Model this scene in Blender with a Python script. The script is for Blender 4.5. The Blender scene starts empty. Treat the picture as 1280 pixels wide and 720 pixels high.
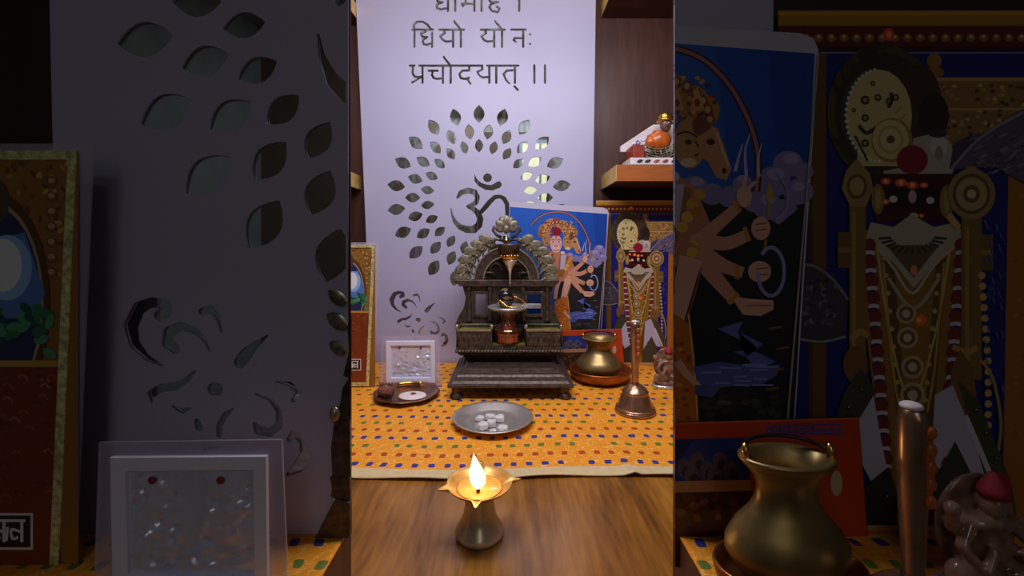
import bpy, bmesh, math, random
from mathutils import Vector
# ------------------------------------------------------------------ camera, world, light, exposure
SC = bpy.context.scene
COL = SC.collection
F = 540.0            # focal length in pixels of the 1280-wide picture
CH = 1.05            # camera height; the altar table top is at 0.75
HY = 303.0           # picture row of the horizon
cd = bpy.data.cameras.new('camera'); cam = bpy.data.objects.new('camera', cd); COL.objects.link(cam)
cam.location = (0, 0, CH); cam.rotation_euler = (math.pi/2, 0, 0)
cd.sensor_width = 36; cd.lens = 36*F/1280; cd.shift_y = -(360-HY)/1280; cd.clip_start = 0.01
SC.camera = cam
w = bpy.data.worlds.new('world'); SC.world = w; w.use_nodes = True
w.node_tree.nodes['Background'].inputs[0].default_value = (0.5, 0.5, 0.6, 1)
w.node_tree.nodes['Background'].inputs[1].default_value = 0.02
SC.view_settings.view_transform = 'Standard'; SC.view_settings.look = 'None'
SC.view_settings.gamma = 1; SC.view_settings.use_curve_mapping = False
SC.view_settings.exposure = 0.0
def area(name, loc, target, sx, sy, power, color):
    l = bpy.data.lights.new(name, 'AREA'); l.shape = 'RECTANGLE'; l.size = sx; l.size_y = sy
    l.energy = power; l.color = color
    o = bpy.data.objects.new(name, l); COL.objects.link(o); o.location = loc
    o.rotation_euler = (Vector(target)-Vector(loc)).to_track_quat('-Z', 'Y').to_euler()
    return o
area('niche_fill_light', (0.0, 0.47, 1.613), (0.0, 0.95, 0.9), 0.7, 0.05, 5.8, (0.90, 0.88, 1.0))  # added light inside the niche, standing in for the room tube light
area('niche_top_fill_light', (0.0, 0.80, 2.30), (0.0, 0.80, 0.75), 0.8, 0.10, 4.5, (1.0, 0.84, 0.70))  # unseen warm fill added high in the niche
area('rear_wall_fill_light', (0.0, -1.55, 2.36), (0.0, -1.95, 1.2), 0.6, 0.4, 6.0, (0.80, 0.88, 1.0))  # unseen light added to brighten the rear wall and, faintly, the side bays

# ------------------------------------------------------------------ small helpers
def lin(c):
    c = c/255.0
    return c/12.92 if c <= 0.04045 else ((c+0.055)/1.055)**2.4
def rgb(c): return (lin(c[0]), lin(c[1]), lin(c[2]), 1)
def P(x, y, Y): return ((x-640)/F*Y, Y, CH+(HY-y)/F*Y)
def ws(px, Y): return px/F*Y
def zat(y, Y): return CH+(HY-y)/F*Y
TZ = 0.75
class N:
    def __init__(s, name):
        s.m = bpy.data.materials.new(name); s.m.use_nodes = True; s.t = s.m.node_tree
        s.b = s.t.nodes['Principled BSDF']
    def n(s, kind, **kw):
        q = s.t.nodes.new(kind)
        for k, v in kw.items(): setattr(q, k, v)
        return q
    def put(s, sock, v):
        if hasattr(v, 'is_output'): s.t.links.new(v, sock)
        else: sock.default_value = v
    def math(s, op, a, b=0.0, c=0.0):
        q = s.n('ShaderNodeMath', operation=op)
        s.put(q.inputs[0], a); s.put(q.inputs[1], b); s.put(q.inputs[2], c); return q.outputs[0]
    def mix(s, f, a, b):
        q = s.n('ShaderNodeMix', data_type='RGBA'); s.put(q.inputs[0], f); s.put(q.inputs[6], a); s.put(q.inputs[7], b); return q.outputs[2]
    def coord(s, kind='Object', scale=(1, 1, 1)):
        tc = s.n('ShaderNodeTexCoord'); mp = s.n('ShaderNodeMapping'); mp.inputs['Scale'].default_value = scale
        s.t.links.new(tc.outputs[kind], mp.inputs[0]); return mp.outputs[0]
    def noise(s, vec, scale, detail=4, dist=0.0):
        q = s.n('ShaderNodeTexNoise'); s.put(q.inputs['Vector'], vec); q.inputs['Scale'].default_value = scale
        q.inputs['Detail'].default_value = detail; q.inputs['Distortion'].default_value = dist; return q.outputs['Fac']
    def ramp(s, f, stops, const=False):
        q = s.n('ShaderNodeValToRGB'); s.put(q.inputs[0], f); e = q.color_ramp.elements
        while len(e) < len(stops): e.new(0.5)
        for el, (p, c) in zip(e, stops): el.position = p; el.color = rgb(c)
        if const: q.color_ramp.interpolation = 'CONSTANT'
        return q.outputs[0]
    def bump(s, h, strength, dist=0.002):
        q = s.n('ShaderNodeBump'); s.put(q.inputs['Height'], h); q.inputs['Strength'].default_value = strength
        q.inputs['Distance'].default_value = dist; s.t.links.new(q.outputs[0], s.b.inputs['Normal'])
    def set(s, **kw):
        for k, v in kw.items(): s.put(s.b.inputs[k.replace('_', ' ')], v)
        return s
def mat(name, c, rough=0.5, metal=0.0, var=0.12, nscale=60, bump=0.0, **kw):
    q = N(name); v = q.coord(); f = q.noise(v, nscale)
    a = tuple(max(0, x*(1-var)) for x in c); b = tuple(min(255, x*(1+var)) for x in c)
    q.set(Base_Color=q.ramp(f, [(0.3, a), (0.7, b)]), Roughness=rough, Metallic=metal, **kw)
    if bump: q.bump(f, bump)
    return q.m
M = {}
M['panel'] = mat('white_laminate', (180, 177, 206), 0.45, var=0.015, nscale=6)
q = N('mirror'); q.set(Base_Color=rgb((215, 222, 220)), Metallic=1.0, Roughness=0.02); M['mirror'] = q.m
def wood(name, c1, c2, c3, sc, rough=0.38):
    q = N(name); v = q.coord('Object', sc)
    f = q.noise(v, 1.0, 6, 0.6); g = q.noise(q.coord('Object', tuple(x*7 for x in sc)), 1.0, 3, 0.2)
    h = q.math('ADD', q.math('MULTIPLY', f, 0.62), q.math('MULTIPLY', g, 0.38))
    q.set(Base_Color=q.ramp(h, [(0.32, c1), (0.50, c2), (0.66, c3)]), Roughness=rough); q.bump(g, 0.08); return q
q = wood('table_wood', (66, 36, 8), (134, 84, 22), (168, 114, 42), (24, 2.6, 8), 0.34)
M['table'] = q.m
M['walnut'] = wood('dark_walnut_laminate', (54, 28, 20), (78, 44, 32), (92, 56, 42), (16, 16, 2.2), 0.45).m
M['maroon'] = wood('dark_maroon_laminate', (40, 14, 20), (52, 20, 28), (60, 26, 34), (14, 14, 2.0), 0.5).m
M['shelfwood'] = wood('orange_teak_shelf', (150, 82, 34), (176, 100, 46), (190, 116, 58), (3, 20, 20), 0.4).m
M['edge'] = mat('pale_wood_edging', (214, 178, 104), 0.45, var=0.06)
M['plaster'] = mat('grey_plaster', (168, 172, 172), 0.8, var=0.05, nscale=8)
q = N('mottled_grey_brown_lining'); f = q.noise(q.coord('Object', (9, 9, 5)), 1.0, 2, 1.5)
q.set(Base_Color=q.ramp(f, [(0.34, (84, 62, 44)), (0.42, (110, 112, 106)), (0.52, (150, 158, 158)), (0.60, (96, 98, 92)), (0.68, (120, 96, 70))]), Roughness=0.7); M['lining'] = q.m  # mottling varies the tones reflected in the mirror cut-outs
M['rear'] = mat('beige_brown_paint', (150, 124, 108), 0.7, var=0.05, nscale=5)
M['floor'] = mat('floor_tile', (120, 110, 100), 0.4)
M['bronze'] = mat('dark_bronze', (76, 63, 55), 0.42, 0.45, var=0.35, nscale=130, bump=0.25)
M['bronze_light'] = mat('worn_bronze', (122, 114, 94), 0.45, 0.4, var=0.3, nscale=160, bump=0.25)
M['bead'] = mat('polished_bronze_bead', (176, 166, 138), 0.3, 0.7)
M['olive'] = mat('olive_green_lining', (116, 112, 44), 0.5, 0.2, var=0.2)
M['brass'] = mat('aged_brass', (150, 126, 80), 0.38, 0.75, var=0.16, nscale=40)
M['brass_dark'] = mat('dull_brass_dish', (150, 92, 50), 0.36, 0.8, var=0.2, nscale=40)
M['bell'] = mat('brown_bell_metal', (176, 138, 110), 0.27, 0.85, var=0.12)
M['copper'] = mat('red_copper', (156, 104, 84), 0.16, 0.95, var=0.1)
M['tarnish'] = mat('tarnished_copper', (140, 98, 74), 0.3, 0.85, var=0.22)
M['steel'] = mat('stainless_steel', (204, 198, 192), 0.30, 0.72, var=0.04)
M['foot'] = mat('grey_lamp_metal', (204, 192, 172), 0.28, 0.6, var=0.15, nscale=30)
M['silver'] = mat('silver', (218, 220, 226), 0.22, 0.75, var=0.04)
M['gold'] = mat('gold', (226, 176, 88), 0.25, 1.0, var=0.12)
M['sugar'] = mat('white_sugar', (214, 210, 212), 0.3, var=0.03, Subsurface_Weight=0.2)
M['red'] = mat('red_paste', (146, 34, 44), 0.7)
M['brown'] = mat('dry_brown', (116, 70, 56), 0.8, var=0.3, nscale=300, bump=0.5)
M['ivory'] = mat('white_disc', (226, 214, 214), 0.5, var=0.04)
M['wick'] = mat('burnt_wick', (40, 26, 20), 0.9)
M['ghee'] = mat('melted_ghee', (196, 140, 66), 0.12, var=0.08)
M['lampbrass'] = mat('bright_lamp_brass', (198, 156, 92), 0.34, 0.6)
M['orange'] = mat('orange_enamel', (186, 92, 32), 0.3, var=0.15)
M['rust'] = mat('rust_red_paint', (150, 52, 30), 0.45)
M['skin'] = mat('bronze_face', (110, 82, 66), 0.4)
M['dark'] = mat('black_metal', (34, 28, 26), 0.4, 0.4)
M['whiteframe'] = mat('white_plastic_frame', (232, 232, 252), 0.4, var=0.01)
M['relief'] = mat('silver_relief_foil', (222, 226, 250), 0.22, 0.3, var=0.03)
M['goldfoil'] = mat('gold_foil_border', (222, 206, 146), 0.35, 0.3, var=0.25, nscale=220, bump=0.5)
M['cabinet'] = M['table']
q = N('clear_acrylic'); q.set(Base_Color=rgb((206, 192, 214)), Roughness=0.12, Alpha=0.34, IOR=1.45); M['acrylic'] = q.m
q = N('brown_crystal'); f = q.noise(q.coord(), 55)
q.set(Base_Color=q.ramp(f, [(0.3, (104, 62, 42)), (0.7, (196, 156, 134))]), Roughness=0.12, Transmission_Weight=0.4, IOR=1.45); M['crystal'] = q.m
q = N('black_stone'); f = q.noise(q.coord('Object', (30, 60, 90)), 1.0, 3, 1.2)
q.set(Base_Color=q.ramp(f, [(0.50, (22, 22, 34)), (0.57, (150, 112, 58)), (0.64, (30, 26, 34))]), Roughness=0.12); M['stone'] = q.m
q = N('printed_paper'); a = q.n('ShaderNodeAttribute', attribute_name='Col'); q.set(Base_Color=a.outputs['Color'], Roughness=0.32); M['print'] = q.m
q = N('flame'); lw = q.n('ShaderNodeLayerWeight'); lw.inputs[0].default_value = 0.35
q.set(Base_Color=(0, 0, 0, 1), Emission_Color=q.ramp(lw.outputs['Facing'], [(0.25, (255, 236, 190)), (0.85, (255, 170, 60))]), Emission_Strength=3.2); M['flame'] = q.m
q = N('bright_window'); q.set(Base_Color=rgb((250, 246, 220)), Emission_Color=rgb((255, 250, 205)), Emission_Strength=0.9); M['window'] = q.m
# patterned cloth: rows of small coloured lozenges, pale border, gold threads
q = N('yellow_printed_cloth'); uv = q.n('ShaderNodeUVMap'); uv.uv_map = 'UVMap'
sp = q.n('ShaderNodeSeparateXYZ'); q.t.links.new(uv.outputs[0], sp.inputs[0])
nz = q.noise(uv.outputs[0], 14, 2)
uu = q.math('ADD', q.math('DIVIDE', sp.outputs[0], 0.0214), q.math('MULTIPLY', nz, 0.9))
vv = q.math('ADD', q.math('DIVIDE', q.math('SUBTRACT', sp.outputs[1], 0.0245), 0.0262), q.math('MULTIPLY', nz, 0.35))
row = q.math('FLOOR', vv)
uu = q.math('ADD', uu, q.math('MULTIPLY', q.math('MODULO', row, 2.0), 0.5))
du = q.math('ABSOLUTE', q.math('SUBTRACT', q.math('FRACT', uu), 0.5)); dv = q.math('ABSOLUTE', q.math('SUBTRACT', q.math('FRACT', vv), 0.5))
dd = q.math('ADD', q.math('POWER', q.math('DIVIDE', du, 0.20), 4.0), q.math('POWER', q.math('DIVIDE', dv, 0.19), 4.0))
inside = q.math('LESS_THAN', dd, 1.0)
cell = q.n('ShaderNodeCombineXYZ'); q.t.links.new(q.math('FLOOR', uu), cell.inputs[0]); q.t.links.new(row, cell.inputs[1])
wn = q.n('ShaderNodeTexWhiteNoise'); q.t.links.new(cell.outputs[0], wn.inputs[0])
keep = q.math('GREATER_THAN', wn.outputs[0], 0.10)
rc = q.ramp(q.math('DIVIDE', q.math('ADD', q.math('MODULO', row, 3.0), 0.5), 3.0), [(0.0, (44, 46, 132)), (0.334, (172, 62, 24)), (0.667, (96, 116, 34))], True)
th = q.noise(uv.outputs[0], 46, 2, 2.5)
thread = q.math('LESS_THAN', q.math('ABSOLUTE', q.math('SUBTRACT', th, 0.5)), 0.022)
base = q.mix(q.noise(uv.outputs[0], 30), rgb((224, 134, 4)), rgb((240, 156, 18)))
base = q.mix(q.math('MULTIPLY', thread, 0.5), base, rgb((250, 206, 110)))
base = q.mix(q.math('MULTIPLY', inside, keep), base, rc)
bord = q.math('LESS_THAN', sp.outputs[1], 0.023)
base = q.mix(bord, base, q.mix(q.noise(uv.outputs[0], 120), rgb((190, 164, 116)), rgb((224, 204, 158))))
q.set(Base_Color=base, Roughness=0.62); q.bump(q.noise(uv.outputs[0], 320, 2), 0.25, 0.001); M['cloth'] = q.m

# ------------------------------------------------------------------ mesh builder
class B:
    def __init__(s): s.v = []; s.f = []; s.c = []
    def add(s, vs, fs, col=None):
        k = len(s.v); s.v += [tuple(p) for p in vs]
        for f in fs: s.f.append(tuple(i+k for i in f)); s.c.append(col)
        return s
    def box(s, x0, x1, y0, y1, z0, z1):
        return s.frus((x0, x1, y0, y1), z0, (x0, x1, y0, y1), z1)
    def frus(s, a, z0, b, z1):
        vs = [(a[0], a[2], z0), (a[1], a[2], z0), (a[1], a[3], z0), (a[0], a[3], z0), (b[0], b[2], z1), (b[1], b[2], z1), (b[1], b[3], z1), (b[0], b[3], z1)]
        return s.add(vs, [(3, 2, 1, 0), (4, 5, 6, 7), (0, 1, 5, 4), (1, 2, 6, 5), (2, 3, 7, 6), (3, 0, 4, 7)])
    def prism(s, poly, y0, y1, col=None):          # poly: (X, Z) outline, solid from depth y0 to y1
        ar = sum(a[0]*b[1]-b[0]*a[1] for a, b in zip(poly, poly[1:]+poly[:1]))
        if ar < 0: poly = poly[::-1]
        n = len(poly); vs = [(x, y0, z) for x, z in poly]+[(x, y1, z) for x, z in poly]
        fs = [tuple(range(n)), tuple(range(2*n-1, n-1, -1))]+[(i, i+n, (i+1) % n+n, (i+1) % n) for i in range(n)]
        return s.add(vs, fs, col)
    def lathe(s, cx, cy, prof, n=40, rad=None, sq=1.0):
        vs = []; fs = []
        for r, z in prof:
            for k in range(n):
                t = 2*math.pi*k/n; m = rad(t, r, z) if rad else 1.0
                vs.append((cx+max(r, 1e-5)*m*math.cos(t), cy+sq*max(r, 1e-5)*m*math.sin(t), z))
        for i in range(len(prof)-1):
            for k in range(n):
                a = i*n+k; b = i*n+(k+1) % n; fs.append((a, b, b+n, a+n))
        return s.add(vs, fs)
    def tube(s, pts, rs, n=10, cap=True):
        if not isinstance(rs, (list, tuple)): rs = [rs]*len(pts)
        pts = [Vector(p) for p in pts]; vs = []; fs = []
        up = None
        for i, p in enumerate(pts):
            d = (pts[min(i+1, len(pts)-1)]-pts[max(i-1, 0)]).normalized()
            if up is None: up = Vector((0, 0, 1)) if abs(d.z) < 0.9 else Vector((0, 1, 0))
            a = d.cross(up).normalized(); up = a.cross(d).normalized()
            for k in range(n):
                t = 2*math.pi*k/n; vs.append(p+rs[i]*(math.cos(t)*a+math.sin(t)*up))
        for i in range(len(pts)-1):
            for k in range(n):
                a = i*n+k; b = i*n+(k+1) % n; fs.append((a, b, b+n, a+n))
        if cap: fs += [tuple(range(n-1, -1, -1)), tuple(range(len(vs)-n, len(vs)))]
        return s.add(vs, fs)
    def ball(s, c, r, n=16, m=10, fn=None):
        if not isinstance(r, (list, tuple)): r = (r, r, r)
        vs = []; fs = []
        for i in range(m+1):
            ph = math.pi*i/m
            for k in range(n):
                t = 2*math.pi*k/n; d = (math.sin(ph)*math.cos(t), math.sin(ph)*math.sin(t), -math.cos(ph)); g = fn(d) if fn else 1.0
                vs.append((c[0]+r[0]*d[0]*g, c[1]+r[1]*d[1]*g, c[2]+r[2]*d[2]*g))
        for i in range(m):
            for k in range(n):
                a = i*n+k; b = i*n+(k+1) % n; fs.append((a, b, b+n, a+n))
        return s.add(vs, fs)
    def build(s, name, material, parent=None, smooth=False, bevel=0.0, weld=True):
        me = bpy.data.meshes.new(name); off = parent.location if parent else Vector((0, 0, 0)); base = Vector((0, 0, 0))
        pp = parent
        while pp is not None and pp.parent is not None: pp = pp.parent
        org = ORG.get(parent.name, Vector((0, 0, 0))) if parent else None
        if org is None:                                    # top level: origin at the bottom middle
            xs = [p[0] for p in s.v]; ys = [p[1] for p in s.v]; zs = [p[2] for p in s.v]
            org = Vector(((min(xs)+max(xs))/2, (min(ys)+max(ys))/2, min(zs)))
        me.from_pydata([tuple(Vector(p)-org) for p in s.v], [], s.f)
        if any(c is not None for c in s.c):
            at = me.color_attributes.new('Col', 'FLOAT_COLOR', 'CORNER')
            for pl in me.polygons:
                c = rgb(s.c[pl.index] or (200, 200, 200))
                for li in pl.loop_indices: at.data[li].color = c
        else:
            bm = bmesh.new(); bm.from_mesh(me)
            if weld: bmesh.ops.remove_doubles(bm, verts=bm.verts, dist=2e-5)
            bmesh.ops.recalc_face_normals(bm, faces=bm.faces); bm.to_mesh(me); bm.free()
        if smooth:
            for pl in me.polygons: pl.use_smooth = True
        me.materials.append(material)
        o = bpy.data.objects.new(name, me); COL.objects.link(o)
        if parent: o.parent = parent
        else: o.location = org
        ORG[o.name] = org
        if bevel:
            b = o.modifiers.new('bevel', 'BEVEL'); b.width = bevel; b.segments = 2; b.limit_method = 'ANGLE'
        return o
ORG = {}
def thing(name, label, cat, loc, group=None):
    o = bpy.data.objects.new(name, None); COL.objects.link(o); o.location = loc; o.empty_display_size = 0.02
    ORG[o.name] = Vector(loc); return tag(o, label, cat, group)
def tag(o, label, cat=None, group=None):
    o['label'] = label
    if cat: o['category'] = cat
    if group: o['group'] = group
    return o
def struct(o): o['kind'] = 'structure'; return o

# ------------------------------------------------------------------ the setting
struct(B().box(-1.6, 1.6, -2.0, 1.25, -0.05, 0).build('floor', M['floor']))
struct(B().box(-1.6, 1.6, -2.0, 1.25, 2.4, 2.45).build('ceiling', M['plaster']))
struct(B().box(-1.6, 1.6, 1.115, 1.25, 0, 2.4).build('wall_back', M['walnut']))
struct(B().box(-1.65, -1.6, -2.0, 1.25, 0, 2.4).build('wall_left', M['plaster']))
struct(B().box(1.6, 1.65, -2.0, 1.25, 0, 2.4).build('wall_right', M['plaster']))
struct(B().box(-1.6, 1.6, -2.05, -2.0, 0, 2.4).build('wall_rear', M['rear']))
OW = ws(202, 0.385)
struct(B().prism([(-1.6, TZ), (-OW, TZ), (-OW, 1.5), (OW, 1.5), (OW, TZ), (1.6, TZ), (1.6, 2.4), (-1.6, 2.4)], 0.385, 0.3865).build('wall_front', M['maroon']))
struct(B().prism([(-0.68, TZ), (-OW-.006, TZ), (-OW-.006, 1.5), (OW+.006, 1.5), (OW+.006, TZ), (0.68, TZ), (0.68, 2.4), (-0.68, 2.4)], 0.3865, 0.391).build('reflector_lining_1', M['lining']))  # unseen sheet added for the mirror to reflect and to brighten the steel
struct(B().box(-0.70, -0.68, 0.391, 1.115, TZ, 2.4).build('wall_niche_left', M['walnut']))
struct(B().box(0.68, 0.70, 0.391, 1.115, TZ, 2.4).build('wall_niche_right', M['walnut']))
win = struct(B().box(0.10, 0.44, -1.998, -1.985, 1.35, 2.0).build('window_1', M['window']))
wf = B()
for x0, x1, z0, z1 in ((0.07, 0.10, 1.32, 2.03), (0.44, 0.47, 1.32, 2.03), (0.10, 0.44, 1.32, 1.35), (0.10, 0.44, 2.0, 2.03), (0.26, 0.28, 1.35, 2.0)): wf.box(x0, x1, -1.998, -1.97, z0, z1)
wf.build('window_frame', M['whiteframe'], win)

# altar table
t = thing('altar_table', 'long wooden altar table with a warm brown grained top', 'table', (0, 0.65, 0))
B().box(-1.0, 1.0, 0.18, 1.110, TZ-0.03, TZ).build('table_top', M['table'], t, bevel=0.002)
B().box(-0.97, 0.97, 0.24, 1.11, 0.0, TZ-0.03).build('cabinet_base', M['walnut'], t)

# shelves at the back of the niche
def shelf(name, x0, x1, z0, z1, label):
    s = thing(name, label, 'shelf', ((x0+x1)/2, 1.03, z0))
    B().box(x0, x1, 0.952, 1.115, z0, z1).build('board', M['walnut'], s)
    tag(B().box(x0, x1, 0.95, 0.952, z0, z1).build('front_edging', M['shelfwood'], s), 'orange wood front edging')
    e = x0 if x0 > 0 else x1
    d = -0.0012 if x0 > 0 else 0.0012
    tag(B().box(min(e, e+d), max(e, e+d), 0.951, 1.114, z0+0.0005, z1-0.0005).build('end_edging', M['edge'], s), 'pale yellow end edging')
XS = ws(131, 0.95)
shelf('wall_shelf', XS, 0.68, 1.05+0.135, 1.05+0.171, 'orange wood shelf under the golden headed figurine, right of white panel')
shelf('wall_shelf', XS, 0.68, 1.05+0.578, 1.05+0.614, 'wooden shelf end at the top edge, right of the white panel')
shelf('wall_shelf', -0.68, -0.39, 1.05+0.135, 1.05+0.171, 'shelf with pale end peeking out left of the white panel, halfway up')
shelf('wall_shelf', -0.68, -0.39, 1.05+0.560, 1.05+0.596, 'shelf with pale end peeking out left of the white panel, near the top')

# yellow cloth
def sheet(name, x0, x1, yfront, yback, nx, ny, zf, mtl, parent=None, v0=0.0):
    b = B(); uvs = []
    for j in range(ny+1):
        for i in range(nx+1):
            X = x0+(x1-x0)*i/nx; yf = yfront(X); Y = yf+(yback-yf)*j/ny
            b.v.append((X, Y, zf(X, Y, j/ny))); uvs.append((X, Y-yf+v0))
    for j in range(ny):
        for i in range(nx):
            a = j*(nx+1)+i; b.f.append((a, a+1, a+nx+2, a+nx+1)); b.c.append(None)
    o = b.build(name, mtl, parent, True, weld=False); me = o.data
    l = me.uv_layers.new(name='UVMap')
    for lp in me.loops: l.data[lp.index].uv = uvs[lp.vertex_index]
    m = o.modifiers.new('solid', 'SOLIDIFY'); m.thickness = 0.0016; m.offset = 1
    return o
def zc(X, Y, v):
    f = 0.0006*math.sin(31*X+9*Y)*math.sin(23*Y+4*X)+0.0005*math.sin(90*X+35*Y)
    fold = 0.004*math.exp(-((X-0.155+0.10*(Y-0.56))/0.006)**2)*max(0, 1-v*5)
    edge = 0.0015*max(0, 1-v*25)*(1+math.sin(40*X))
    return TZ+0.0012+abs(f)*min(1, v*6)+fold+edge
cl = sheet('altar_cloth', -0.6, 0.6, lambda X: 0.545+0.035*max(0, X)+0.003*math.sin(18*X), 1.068, 160, 90, zc, M['cloth'])
tag(cl, 'yellow cloth with rows of coloured dots and pale border under the shrine', 'cloth')
CT = TZ+0.0035        # where things standing on the cloth rest

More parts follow.
